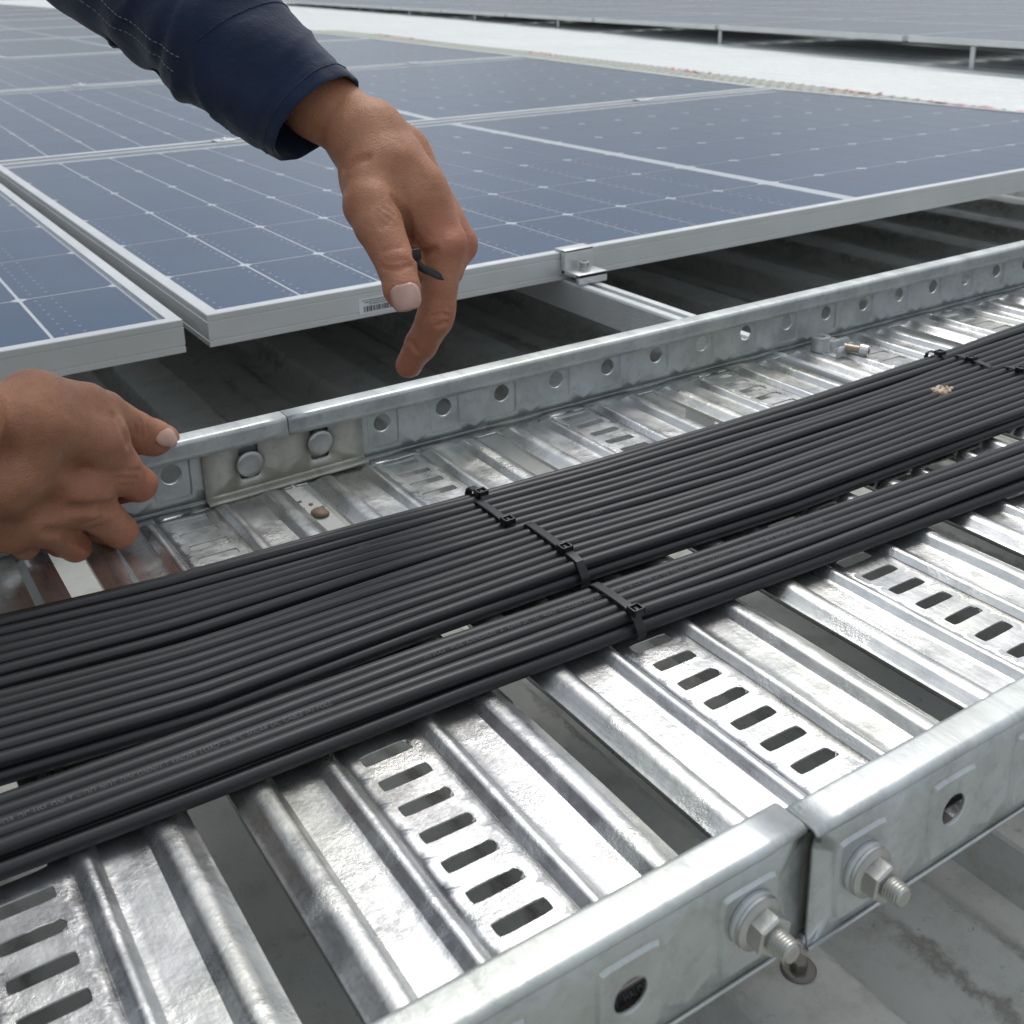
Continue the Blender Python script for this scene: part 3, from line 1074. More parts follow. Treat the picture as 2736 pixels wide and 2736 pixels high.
# printed lettering wrapped round the sheath
def print_text(cable, key, text, x_start, size, ang0, flip=False, stretch=1.0):
    cu = bpy.data.curves.new('lettering', 'FONT')
    cu.body = text
    cu.size = 1.0
    cu.resolution_u = 2
    cu.space_character = 1.08
    cu.space_word = 1.4
    ob = bpy.data.objects.new('lettering', cu)
    COL.objects.link(ob)
    dg = bpy.context.evaluated_depsgraph_get()
    me = bpy.data.meshes.new_from_object(ob.evaluated_get(dg))
    bpy.data.objects.remove(ob, do_unlink=True)
    f = PATHS[key]
    ox, oy, oz = ORG[cable]
    rad = CD / 2 + .03
    for v in me.vertices:
        lx, ly = v.co.x * size * stretch, v.co.y * size
        x = x_start + lx
        cy, cz = f(x)
        a = ang0 + (ly - size * .35) / rad                 # 0 = towards the camera side (-y), 90 deg = up
        v.co = Vector(((x - ox) * U, (cy - rad * math.cos(a) - oy) * U, (cz + rad * math.sin(a) - oz) * U))
    me.materials.append(M_PRINT)
    o = put('printed_lettering', me, None, cable)
    return o
T1 = 'FOR DC USE ONLY \u2013 DO NOT DISCONNECT UNDER LOAD \u2013 90\u00b0C SOLAR DC CABLE (+) POLE'
T2 = '(+) POLE  WUXI XINHONGYE  A  62930 IEC 131  4mm2  HALOGEN FREE LOW SMOKE 1.5KVDC FOR DC USE ONLY \u2013 DO NOT DISCONNECT UNDER LOAD \u2013 90\u00b0C SOLAR DC CABLE (+) POLE'
def text_fit(cable, key, text, xa, xb, size, ang):
    n = max(len(text), 1)
    cu_w = sum({' ': .38}.get(ch, .66) for ch in text)
    o = print_text(cable, key, text, xa, size, ang)
    # measure and rebuild with the right stretch
    xs_ = [v.co.x for v in o.data.vertices]
    L = (max(xs_) - min(xs_)) / U
    bpy.data.objects.remove(o, do_unlink=True)
    return print_text(cable, key, text, xa, size, ang, stretch=(xb - xa) / L)

text_fit(CABLES[NT + 2], ('l', 2), T1, -119, -9, 2.5, R(52))
text_fit(CABLES[NT + 1], ('l', 1), T2, 32, 238, 2.5, R(52))
text_fit(CABLES[-3], ('n', 0), T2, -60, 150, 2.6, R(40))
print_text(CABLES[3], ('u', 3), '>402<', 48, 2.4, R(48))
print_text(CABLES[8], ('u', 8), '>427<', 154, 2.4, R(48))
# ------------------------------------------------------------------ cable ties
def cable_tie(x, y_far, y_near, head_y, label, near_drop=False, far_drop=False, skew=0.0, tail=0):
    root = thing('cable_tie', (x, (y_far + y_near) / 2, 10), label, 'cable tie', 'black cable ties')
    zt = Z1 + CD / 2 + .45
    pts = []
    n = 10
    # far end goes down between the cables
    pts += [(y_far + 1.6, 7.0 if far_drop else Z1 - 1), (y_far + 1.5, Z1), (y_far + .6, zt - 1.6), (y_far - .8, zt - .4)]
    for i in range(1, n):
        t = i / n
        pts.append((y_far + (y_near - y_far) * t, zt + .5 * math.sin(math.pi * t)))
    if near_drop:
        pts += [(y_near + .4, zt - .3), (y_near - 1.6, Z1 + .9), (y_near - 4.2, Z0 + 2.4), (y_near - 5.0, Z0 - .3), (y_near - 4.0, Z0 - 2.6)]
    else:
        pts += [(y_near + .8, zt - .4), (y_near - .6, zt - 1.6), (y_near - 1.5, Z1), (y_near - 1.6, Z1 - 1)]
    w, th = 2.2, .5
    mb = MB()
    P = [(Vector((0, a, b))) for a, b in pts]
    rows = []
    for i, p in enumerate(P):
        t = (P[min(i + 1, len(P) - 1)] - P[max(i - 1, 0)]).normalized()
        nrm = Vector((1, 0, 0)).cross(t)
        if nrm.z < 0 and i < len(P) * .5: nrm = -nrm
        xo = x + skew * (p.y - y_far)
        nn = Vector((0, -t.z, t.y))
        if nn.dot(Vector((0, 0, 1))) < 0 and abs(t.y) > .5: nn = -nn
        rows.append((xo, p, nn))
    for i in range(len(rows) - 1):
        for k in range(1):
            pass
    R0 = [[(xo - w, p.y, p.z), (xo - w + .35, p.y + nn.y * th, p.z + nn.z * th), (xo + w - .35, p.y + nn.y * th, p.z + nn.z * th), (xo + w, p.y, p.z), (xo, p.y - nn.y * .1, p.z - nn.z * .1), (xo - w, p.y, p.z)] for xo, p, nn in rows]
    mb.grid(R0)
    part('strap', mb, M_NYLON, root, 35)
    # head: an open box with a slot and pawl
    hx = x + skew * (head_y - y_far)
    h = MB()
    zb, zh = zt - .2, zt + 2.7
    for a, b_ in (((-2.9, -2.6), (-1.9, 2.6)), ((1.9, -2.6), (2.9, 2.6)), ((-2.9, -2.6), (2.9, -1.8)), ((-2.9, 1.7), (2.9, 2.6))):
        h.bbox((hx + a[0], head_y + a[1], zb), (hx + b_[0], head_y + b_[1], zh), .28)
    h.bbox((hx - 2.4, head_y - 2.3, zb + .1), (hx + 2.4, head_y + 2.3, zb + 1.3), .2)
    h.bbox((hx - .8, head_y - 1.9, zb + 1.2), (hx + .8, head_y + .9, zh - .4), .2)
    part('tie_head', h, M_NYLON, root, 30)
    return root
cable_tie(122, 283, 268.5, 272, 'small black cable tie at the far edge of the wide bundle, left set', False, True)
cable_tie(117, 268, 240, 239, 'black cable tie round the middle of the wide bundle, left set', skew=.02)
cable_tie(124, 234, 190, 202, 'black cable tie hanging over the front of the wide bundle', True, skew=.04)
cable_tie(116, 172.5, 144.5, 143.8, 'black cable tie on the narrow front bundle', True, skew=.0)
cable_tie(478, 285, 272, 276, 'small black cable tie at the far edge of the wide bundle, right set', False, True)
cable_tie(486, 270, 241, 257, 'black cable tie round the middle of the wide bundle, right set', skew=.12)
cable_tie(492, 238, 196, 226, 'black cable tie at the right border, on the front of the wide bundle', True, skew=.05)

# ------------------------------------------------------------------ small loose things on the tray
def blob(name, c, s, mat, label, cat, seed, n=3, rough=.18):
    bm = bmesh.new()
    bmesh.ops.create_icosphere(bm, subdivisions=n, radius=1.0)
    r = random.Random(seed)
    ph = [(Vector((r.uniform(-3, 3), r.uniform(-3, 3), r.uniform(-3, 3))), r.uniform(0, 6.28)) for _ in range(6)]
    for v in bm.verts:
        d = 1 + rough * sum(math.sin(v.co.dot(k) + p) for k, p in ph) / 2.4
        v.co = Vector((v.co.x * s[0] * d, v.co.y * s[1] * d, max(v.co.z, -.55) * s[2] * d))
    mb = MB().frombm(bm, Matrix.Translation(Vector(c)))
    return solo(name, mb, mat, (c[0], c[1], c[2] - s[2] * .55), label, cat, None, 60)
blob('pebble', (137, 524.0, CREST + 1.9), (7.2, 6.0, 3.2), M_STONE, 'brown pebble on the roof rib, seen through the gap below the splice plate', 'pebble', 3)
def crumb_group():
    for k, (x, y) in enumerate(((127, 548), (131, 540), (139, 543), (144, 534), (134, 552))):
        blob('dirt_crumb', (x, y, CREST + .8), (2.1 - .1 * k, 1.6, .9), M_STONE, '%s tiny dirt crumb near the pebble, counted from the rail' % ORD[k], 'dirt', 20 + k, 1)
crumb_group()
def dropping():
    r = random.Random(5)
    mb = MB()
    n, m = 26, 14
    f = {}
    rows = []
    for i in range(n):
        row = []
        for j in range(m):
            a, b_ = (i / (n - 1) - .5) * 2, (j / (m - 1) - .5) * 2
            x, y = 428 + a * 8, 236 + b_ * 4.2
            top = -9
            for q in range(NT):
                cy, cz = PATHS[('u', q)](x)
                d = abs(y - cy)
                if d < CD / 2: top = max(top, cz + math.sqrt((CD / 2) ** 2 - d * d))
            if top < 0: top = Z1 + .8
            edge = max(0, 1 - (a * a + b_ * b_) * (1 + .35 * math.sin(7 * math.atan2(b_, a) + 1)))
            row.append((x, y, max(top, Z1 + 1.0) - .25 + 1.1 * edge ** .5 if edge > 0 else top - .4))
        rows.append(row)
    mb.grid(rows)
    return solo('bird_dropping', mb, M_DROP, (430, 236, Z1), 'dried brown and white bird dropping on the wide bundle', 'dropping', None, 60)
dropping()
def earthing_clip():
    root = thing('earthing_clip', (457, 338, 0), 'small steel clip with collar and screw on the tray floor', 'clip')
    # tall collar
    part('collar', MB().lathe([(5.6, .2), (6.4, .6), (6.4, 9), (6.9, 9.4), (6.9, 11), (3.2, 11), (3.0, 8), (.05, 8)], (455, 357, 0), (0, 0, 1), 24), M_RAIL, root, 35)
    s = MB()
    sec = [(0, 9.5), (0, 1.2), (1, .3), (12, .3), (13, 1.2), (13, 8)]
    A = [(452 + y * .9, 350 - y, z) for y, z in sec]
    s.grid([[(451 + q, 352 - y, z) for y, z in sec] for q in (0, 4.5, 9, 13)])
    b_ = part('bracket', s, M_RAIL, root, 30)
    m = b_.modifiers.new('thickness', 'SOLIDIFY'); m.thickness = 1.3 * U
    tb = MB().bbox((460, 351, .3), (478, 354.5, 7.5), .6)
    part('tab', tb, M_RAIL, root, 30)
    ax = Vector((.42, -.9, -.04)).normalized()
    o = Vector((460, 340, 6.6))
    pr = []
    x = 0
    while x < 11: 
        pr += [(2.5, x), (2.9, x + .3), (2.9, x + .55), (2.5, x + .85)]
        x += 1.1
    part('screw_thread', MB().lathe(pr, o, ax, 18), M_BRASS, root, 25)
    part('screw_head', MB().lathe([(4.0, 11), (4.3, 11.4), (4.3, 16.5), (3.9, 17), (2.2, 17), (2.2, 14.5), (.05, 14.5)], o, ax, 20), M_STEEL, root, 25)
earthing_clip()
# zinc burrs left at the slot ends
random.seed(21)
def burrs(tray, cols):
    mb = MB()
    for c in cols:
        for k in range(24):
            yc = 25 + 14.48 * k
            if yc < 30 or yc > 150: continue
            if random.random() < .35: continue
            n = random.randint(4, 8)
            x0 = c + 9.4
            pts = []
            for i in range(n):
                t = i / (n - 1)
                a = -1.2 + 2.2 * t
                px = c + 6.6 + 2.9 * math.cos(a) + random.uniform(-.15, .15)
                py = yc + 3.0 * math.sin(a) + .3
                pts.append((px, py, -.2 + random.uniform(-.25, .25)))
            mb.tube(pts, [random.uniform(.16, .5) for _ in pts], 5)
            if random.random() < .5:
                L = random.uniform(4, 12)
                pts = [(c + 8 - L * t, yc + 2.95 + random.uniform(-.2, .1), -.2 + random.uniform(-.2, .2)) for t in np.linspace(0, 1, 7)]
                mb.tube(pts, [random.uniform(.12, .3) for _ in pts], 5)
    o = part('zinc_burrs', mb, M_GALV, tray, 60)
    o['kind'] = 'stuff'
burrs(TRAY_R, [122, 242, 362])
burrs(TRAY_L, [2, -118])

# ------------------------------------------------------------------ the worker: hands in view, the rest beyond the left border
def rcone(P, a, b, r1, r2):
    """signed distance to a tapered capsule"""
    a, b = np.asarray(a, np.float32), np.asarray(b, np.float32)
    ab = b - a
    L2 = float(ab @ ab) + 1e-9
    t = np.clip(((P - a) @ ab) / L2, 0, 1)
    q = a + t[..., None] * ab
    return np.sqrt(((P - q) ** 2).sum(-1)) - (r1 + (r2 - r1) * t)
def smin(a, b, k):
    h = np.clip(.5 + .5 * (b - a) / k, 0, 1)
    return b + (a - b) * h - k * h * (1 - h)
class Field:
    def __init__(s, lo, hi, vox):
        s.lo = np.array(lo, np.float32)
        s.vox = vox
        s.n = [int(math.ceil((hi[i] - lo[i]) / vox)) + 1 for i in range(3)]
        s.ax = [s.lo[i] + vox * np.arange(s.n[i], dtype=np.float32) for i in range(3)]
    def empty(s):
        return np.full(s.n, 30.0, np.float32)
    def box(s, lo, hi):
        sl = []
        for i in range(3):
            a = int(np.searchsorted(s.ax[i], lo[i]))
            b = int(np.searchsorted(s.ax[i], hi[i]))
            sl.append(slice(max(a, 0), max(min(b, s.n[i]), 0)))
        return tuple(sl)
    def pts(s, sl):
        g = np.meshgrid(s.ax[0][sl[0]], s.ax[1][sl[1]], s.ax[2][sl[2]], indexing='ij')
        return np.stack(g, -1)
    def cone(s, D, p, q, k):
        """smooth union of a tapered capsule p-q (x,y,z,r) into D"""
        m = max(p[3], q[3]) + 2.5 * k + 6
        lo = [min(p[i], q[i]) - m for i in range(3)]
        hi = [max(p[i], q[i]) + m for i in range(3)]
        sl = s.box(lo, hi)
        if any(x.stop <= x.start for x in sl): return D
        d = rcone(s.pts(sl), p[:3], q[:3], p[3], q[3])
        D[sl] = smin(D[sl], d, k) if k > 0 else np.minimum(D[sl], d)
        return D
    def groove(s, D, pts, r, depth):
        """press a thin crease along a polyline"""
        pts = [np.array(p, np.float32) for p in pts]
        lo = np.min(pts, 0) - 3 * r - 2
        hi = np.max(pts, 0) + 3 * r + 2
        sl = s.box(lo, hi)
        if any(x.stop <= x.start for x in sl): return D
        P = s.pts(sl)
        m = None
        for a, b in zip(pts[:-1], pts[1:]):
            d = rcone(P, a, b, 0, 0)
            m = d if m is None else np.minimum(m, d)
        D[sl] += depth * np.exp(-(m / r) ** 2)
        return D
    def surface(s, D):
        """naive surface nets"""
        n = s.n
        ins = D < 0
        cnt = np.zeros([k - 1 for k in n], np.float32)
        acc = np.zeros([k - 1 for k in n] + [3], np.float32)
        def sub(A, o): return A[o[0]:n[0] - 1 + o[0], o[1]:n[1] - 1 + o[1], o[2]:n[2] - 1 + o[2]]
        C8 = [(i, j, k) for i in (0, 1) for j in (0, 1) for k in (0, 1)]
        for a in C8:
            for x in range(3):
                if a[x] == 1: continue
                b = list(a); b[x] = 1; b = tuple(b)
                da, db = sub(D, a), sub(D, b)
                mk = (da < 0) != (db < 0)
                t = np.where(mk, da / np.where(mk, da - db, 1), 0)
                cnt += mk
                for y in range(3):
                    acc[..., y] += mk * (a[y] + (t if y == x else 0))
        cell = cnt > 0
        idx = np.full(cell.shape, -1, np.int64)
        idx[cell] = np.arange(cell.sum())
        ijk = np.argwhere(cell).astype(np.float32)
        V = s.lo + s.vox * (ijk + acc[cell] / cnt[cell][:, None])
        F = []
        for x in range(3):
            o = [0, 0, 0]; o[x] = 1
            A = ins[:n[0] - o[0], :n[1] - o[1], :n[2] - o[2]]
            B = ins[o[0]:, o[1]:, o[2]:]
            e = np.argwhere(A != B)
            y, z = (x + 1) % 3, (x + 2) % 3
            ok = (e[:, y] > 0) & (e[:, z] > 0) & (e[:, y] < n[y] - 1) & (e[:, z] < n[z] - 1)
            e = e[ok]
            flip = A[e[:, 0], e[:, 1], e[:, 2]]
            q = []
            for dy, dz in ((0, 0), (-1, 0), (-1, -1), (0, -1)):
                c = e.copy(); c[:, y] += dy; c[:, z] += dz
                q.append(idx[c[:, 0], c[:, 1], c[:, 2]])
            q = np.stack(q, 1)
            q[~flip] = q[~flip][:, ::-1]
            F.append(q)
        return V, np.concatenate(F)
def chain(Fd, names, J, k=2.0, D=None):
    D = Fd.empty() if D is None else D
    for a, b in zip(names[:-1], names[1:]):
        Fd.cone(D, J[a], J[b], k)
    return D
def hand_field(J, lo, hi, vox, palm, fingers, kf):
    Fd = Field(lo, hi, vox)
    Dp = Fd.empty()
    for seg in palm: Fd.cone(Dp, J[seg[0]], J[seg[1]], 6.0)
    T = Dp.copy()
    for names, k in zip(fingers, kf):
        d = chain(Fd, names, J)
        T = np.minimum(T, smin(Dp, d, k))
    return Fd, T

LH = {'elb': (54.8, 410.8, 257.6, 28.47), 'fa1': (69.5, 367.3, 217.8, 17.21), 'fa2': (80.2, 338.6, 203.1, 16.8), 'wr': (91.3, 313.2, 188.0, 15.28), 'wr2': (95.3, 314.5, 185.1, 14.18), 'pm1': (92.0, 300.3, 175.1, 16.3), 'pm2': (103.0, 293.5, 162.7, 16.02), 'pm3': (111.1, 292.9, 148.7, 13.83), 'th0': (83.3, 297.3, 172.4, 11.79), 'th1': (78.8, 286.3, 162.4, 12.38), 'th1b': (77.6, 278.0, 154.9, 10.57), 'th2': (77.9, 263.2, 139.7, 8.46), 'th3': (76.2, 255.8, 130.6, 7.79), 'th4': (76.1, 253.6, 128.0, 6.58), 'ix0': (100.1, 303.6, 177.8, 12.06), 'ix1': (110.4, 278.4, 142.3, 9.42), 'ix2': (103.0, 274.2, 112.6, 8.25), 'ix2b': (101.6, 274.6, 108.1, 8.27), 'ix3': (97.3, 281.0, 95.0, 7.48), 'ix4': (93.2, 286.9, 84.1, 6.09), 'web': (95.7, 278.0, 149.3, 5.48), 'md0': (111.7, 318.8, 178.1, 12.48), 'md1': (123.7, 290.4, 137.3, 9.25), 'md2': (112.3, 280.4, 128.0, 7.28), 'md3': (101.6, 282.3, 131.3, 6.81), 'md4': (100.6, 288.2, 138.6, 6.27), 'rg0': (121.1, 339.0, 174.8, 12.12), 'rg1': (133.9, 312.4, 133.6, 9.32), 'rg2': (129.4, 310.6, 121.3, 7.59), 'rg3': (116.6, 310.2, 125.1, 6.8), 'rg4': (112.8, 311.2, 134.2, 6.42), 'pk0': (125.6, 357.6, 172.2, 11.62), 'pk1': (139.4, 338.2, 131.8, 8.82), 'pk2': (138.5, 335.6, 120.4, 7.21), 'pk3': (127.3, 335.4, 124.0, 6.59), 'pk4': (121.8, 331.9, 131.8, 5.97)}
RH = {'elb': (-145.9, 270.0, 136.4, 19.22), 'fa': (-115.0, 300.0, 106.6, 17.04), 'wr': (-98.0, 316.0, 89.4, 16.46), 'mI0': (-89.8, 326.0, 90.1, 11.82), 'mI1': (-40.6, 342.0, 60.2, 12.7), 'mI2': (-35.3, 346.0, 45.9, 9.99), 'mM0': (-91.4, 325.0, 81.1, 12.42), 'mM1': (-52.6, 338.0, 39.9, 11.09), 'mR0': (-93.0, 325.0, 70.5, 11.35), 'mR1': (-67.3, 338.0, 31.2, 9.76), 'mP0': (-94.2, 327.0, 60.7, 10.3), 'mP1': (-80.9, 344.0, 25.3, 8.54), 'pm': (-69.1, 332.0, 78.3, 19.33), 'pmb': (-78.2, 328.0, 59.2, 19.25), 'ix1': (-33.4, 346.0, 41.9, 11.11), 'ix2': (-22.0, 349.0, 30.0, 8.11), 'ix3': (-28.5, 358.0, 25.4, 6.23), 'ix4': (-33.4, 361.0, 31.4, 5.55), 'md1': (-50.2, 339.0, 34.0, 11.48), 'md2': (-34.7, 345.0, 10.6, 7.86), 'md3': (-40.3, 356.0, 7.3, 6.01), 'md4': (-44.8, 360.0, 14.1, 5.47), 'rg1': (-65.2, 340.0, 26.4, 10.15), 'rg2': (-55.0, 346.0, 8.6, 7.1), 'rg3': (-60.4, 356.0, 6.9, 5.64), 'rg4': (-63.6, 360.0, 13.3, 5.12), 'pk1': (-80.7, 346.0, 23.7, 7.35), 'pk2': (-75.7, 350.0, 13.2, 5.73), 'pk3': (-79.7, 357.0, 13.8, 5.02), 'pk4': (-81.9, 360.0, 18.8, 4.51), 'th0': (-64.1, 338.0, 85.4, 13.02), 'th1': (-42.0, 348.0, 74.6, 11.14), 'th1b': (-33.0, 354.0, 67.9, 10.13), 'th2': (-17.8, 366.0, 50.2, 10.3), 'th3': (-8.2, 370.0, 43.4, 9.28), 'th4': (-2.5, 372.0, 40.3, 8.01), 'web': (-31.5, 352.0, 54.5, 8.28)}
LP = [('elb', 'fa1'), ('fa1', 'fa2'), ('fa2', 'wr'), ('wr', 'pm1'), ('wr', 'th0'), ('wr', 'ix0'), ('wr2', 'md0'), ('pm1', 'pm2'), ('pm2', 'pm3'), ('md0', 'md1'), ('rg0', 'rg1'), ('pk0', 'pk1'), ('wr', 'rg0'), ('wr', 'pk0'), ('ix0', 'ix1')]
LF = [('th0', 'th1', 'th1b', 'th2', 'th3', 'th4'), ('ix0', 'ix1', 'ix2', 'ix2b', 'ix3', 'ix4'), ('md0', 'md1', 'md2', 'md3', 'md4'), ('rg0', 'rg1', 'rg2', 'rg3', 'rg4'), ('pk0', 'pk1', 'pk2', 'pk3', 'pk4')]
RP = [('elb', 'fa'), ('fa', 'wr'), ('wr', 'mI0'), ('wr', 'mM0'), ('wr', 'mP0'), ('mI0', 'mI1'), ('mM0', 'mM1'), ('mR0', 'mR1'), ('mP0', 'mP1'), ('pm', 'pmb'), ('pm', 'mI1'), ('pm', 'th0'), ('mI1', 'ix1'), ('mM1', 'md1'), ('mR1', 'rg1'), ('mI2', 'mM1'), ('mM1', 'mR1'), ('mR1', 'mP1')]
RF = [('th0', 'th1', 'th1b', 'th2', 'th3', 'th4'), ('mI1', 'mI2', 'ix1', 'ix2', 'ix3', 'ix4'), ('mM1', 'md1', 'md2', 'md3', 'md4'), ('mR1', 'rg1', 'rg2', 'rg3', 'rg4'), ('mP1', 'pk1', 'pk2', 'pk3', 'pk4')]

VOX = 0.82
FdL, DL = hand_field(LH, (40, 230, 66), (165, 430, 262), VOX, LP, LF, (5, 4, 3, 3, 3))
FdR, DR = hand_field(RH, (-165, 262, -14), (14, 392, 150), VOX, RP, RF, (5, 4, 4, 4, 4))
FdL.groove(DL, [(85.3, 275.6, 166.3), (88.7, 277.5, 162.1), (92.3, 280.5, 156.5), (94.7, 283.0, 150.9), (97.0, 285.9, 144.4)], 1.80, 4.50)
FdL.groove(DL, [(82.2, 273.1, 164.4), (84.7, 271.7, 160.0), (86.3, 270.9, 155.7)], 1.10, 1.35)
FdL.groove(DL, [(69.6, 260.2, 140.6), (71.7, 256.2, 140.4), (75.3, 253.5, 140.8), (79.7, 254.5, 141.1)], 1.10, 1.20)
FdL.groove(DL, [(70.9, 258.4, 143.2), (75.1, 255.9, 143.7), (79.3, 255.2, 143.7)], 1.00, 0.68)
FdL.groove(DL, [(71.3, 262.7, 146.9), (74.2, 260.1, 148.1), (78.9, 259.5, 147.9)], 1.00, 0.52)
FdL.groove(DL, [(74.7, 270.9, 162.6), (78.1, 267.4, 158.9)], 1.00, 0.75)
FdL.groove(DL, [(73.2, 270.6, 160.9), (76.0, 266.7, 157.0)], 1.00, 0.68)
FdL.groove(DL, [(76.7, 271.4, 163.9), (80.8, 269.2, 160.2)], 1.00, 0.68)
FdL.groove(DL, [(72.1, 269.4, 159.0), (73.9, 266.9, 155.7)], 1.00, 0.52)
FdL.groove(DL, [(71.4, 295.8, 177.9), (74.7, 292.5, 181.2), (79.2, 289.1, 183.1)], 1.80, 1.95)
FdL.groove(DL, [(84.5, 258.6, 143.4), (99.5, 278.8, 138.2), (101.6, 272.4, 141.3)], 1.50, 2.70)
FdL.groove(DL, [(97.5, 267.6, 112.2), (100.7, 265.9, 113.3), (103.7, 265.9, 111.7)], 1.00, 1.05)
FdL.groove(DL, [(99.0, 266.7, 107.6), (101.8, 266.0, 108.9), (103.4, 266.0, 108.2)], 1.00, 1.05)
FdL.groove(DL, [(98.8, 267.3, 115.3), (102.5, 265.8, 115.9), (105.6, 265.7, 114.5)], 1.00, 0.60)
FdL.groove(DL, [(90.0, 280.1, 98.4), (90.9, 277.5, 98.0), (92.3, 275.4, 94.9)], 1.30, 1.50)
FdL.groove(DL, [(99.5, 277.4, 150.8), (100.1, 275.7, 147.4)], 1.00, 0.68)
FdL.groove(DL, [(101.1, 275.5, 151.7), (101.9, 274.0, 147.5)], 1.00, 0.68)
FdL.groove(DL, [(103.5, 274.2, 150.8), (103.1, 271.5, 146.2)], 1.00, 0.68)
FdL.groove(DL, [(105.4, 272.0, 149.8), (104.9, 270.0, 145.4)], 1.00, 0.52)
FdL.groove(DL, [(90.1, 281.3, 174.6), (97.7, 277.2, 161.8), (104.0, 273.5, 151.3)], 7.00, 1.80)
FdL.groove(DL, [(97.9, 282.5, 177.5), (104.6, 276.5, 165.0), (111.1, 271.8, 150.6)], 5.00, 1.50)
FdR.groove(DR, [(-16.3, 355.1, 60.1), (-16.5, 354.7, 55.4), (-16.6, 354.6, 51.7)], 1.10, 1.35)
FdR.groove(DR, [(-13.2, 356.9, 55.3), (-13.4, 356.1, 51.4)], 1.00, 0.75)
FdR.groove(DR, [(-19.7, 351.0, 60.2), (-19.6, 353.0, 54.0)], 1.00, 0.52)
FdR.groove(DR, [(-31.3, 337.1, 70.9), (-29.6, 333.4, 65.8), (-28.0, 333.9, 58.5)], 2.20, 2.40)
FdR.groove(DR, [(-39.0, 330.5, 47.8), (-32.7, 332.2, 46.5), (-23.4, 338.8, 41.6)], 1.00, 0.75)
FdR.groove(DR, [(-35.5, 332.2, 43.2), (-30.4, 333.9, 41.5), (-25.5, 337.1, 38.6)], 1.00, 0.75)
FdR.groove(DR, [(-33.8, 333.8, 39.0), (-26.4, 337.3, 36.0)], 1.00, 0.60)
FdR.groove(DR, [(-84.1, 311.2, 75.0), (-77.0, 310.9, 69.9), (-70.3, 310.2, 61.2), (-63.3, 322.7, 45.5)], 7.00, 3.30)
FdR.groove(DR, [(-85.4, 311.1, 66.2), (-77.8, 309.6, 55.4), (-69.4, 325.7, 38.2)], 7.00, 3.00)
FdR.groove(DR, [(-70.7, 310.4, 77.3), (-60.5, 315.0, 65.7), (-51.1, 327.6, 50.8)], 7.00, 2.10)
FdR.groove(DR, [(-58.3, 325.0, 37.0), (-47.8, 326.0, 34.4), (-37.3, 334.6, 28.7)], 2.60, 4.80)
FdR.groove(DR, [(-69.1, 325.9, 28.1), (-61.6, 327.6, 25.2), (-53.5, 338.3, 14.6), (-48.4, 342.3, 9.2)], 2.60, 4.50)
FdR.groove(DR, [(-53.0, 328.3, 27.0), (-48.2, 328.1, 27.7), (-44.4, 329.2, 27.4)], 1.10, 0.75)
FdR.groove(DR, [(-51.3, 333.8, 21.4), (-45.6, 331.4, 22.8)], 1.10, 0.75)

def largest(V, F):
    lab = np.arange(len(V))
    while True:
        m = lab[F].min(1)
        new = lab.copy()
        np.minimum.at(new, F.ravel(), np.repeat(m, 4))
        new = new[new]
        if (new == lab).all(): break
        lab = new
    ids, cnt = np.unique(lab, return_counts=True)
    keep = lab == ids[cnt.argmax()]
    mp = np.cumsum(keep) - 1
    return V[keep], mp[F[keep[F[:, 0]]]]
VL, FL = largest(*FdL.surface(DL))
VR, FR = largest(*FdR.surface(DR))

def make_skin():
    s = MatB('tanned_skin', (.36, .17, .10), .48, 0, .45)
    setin(s.b, 'Subsurface Weight', .16)
    setin(s.b, 'Subsurface Scale', .004)
    if 'Subsurface Radius' in s.b.inputs:
        s.b.inputs['Subsurface Radius'].default_value = (1.0, .35, .2)
    at = s.n.new('ShaderNodeAttribute')
    at.attribute_name = 'tone'
    sep = s.n.new('ShaderNodeSeparateColor')
    s.l.new(at.outputs['Color'], sep.inputs[0])
    n = s.noise(70, 5, .6)
    c = s.ramp(n, [(.3, (.36, .150, .076)), (.7, (.46, .218, .124))])
    c = s.mix(s.math('MULTIPLY', sep.outputs[0], .5), c, (.40, .105, .06))
    m = s.mapr(s.noise(420, 3, .5), .60, .72, 0, .35)
    c = s.mix(m, c, (.28, .12, .065))
    s.col(c)
    s.rgh(s.mapr(s.noise(220, 4), .3, .7, .40, .56))
    wr = s.noise(900, 4, .65)
    s.bump(wr, .0005, .6)
    s.bump(s.noise(150, 5, .65, stretch=(1, 1, 2.2)), .0011, .45)
    vo = s.n.new('ShaderNodeTexVoronoi')
    vo.feature = 'DISTANCE_TO_EDGE'
    vo.inputs['Scale'].default_value = 620
    s.l.new(s.tc.outputs['Object'], vo.inputs['Vector'])
    s.bump(s.mapr(vo.outputs['Distance'], 0, .25, 0, 1), .00022, .5)
    s.bump(s.noise(2600, 2), .00008, .4)
    return s.m
M_SKIN = make_skin()
b = MatB('fingernail', (.55, .32, .25), .28)
b.col(b.ramp(b.noise(90, 2), [(.3, (.50, .29, .22)), (.7, (.60, .38, .31))]))
M_NAIL = b.m
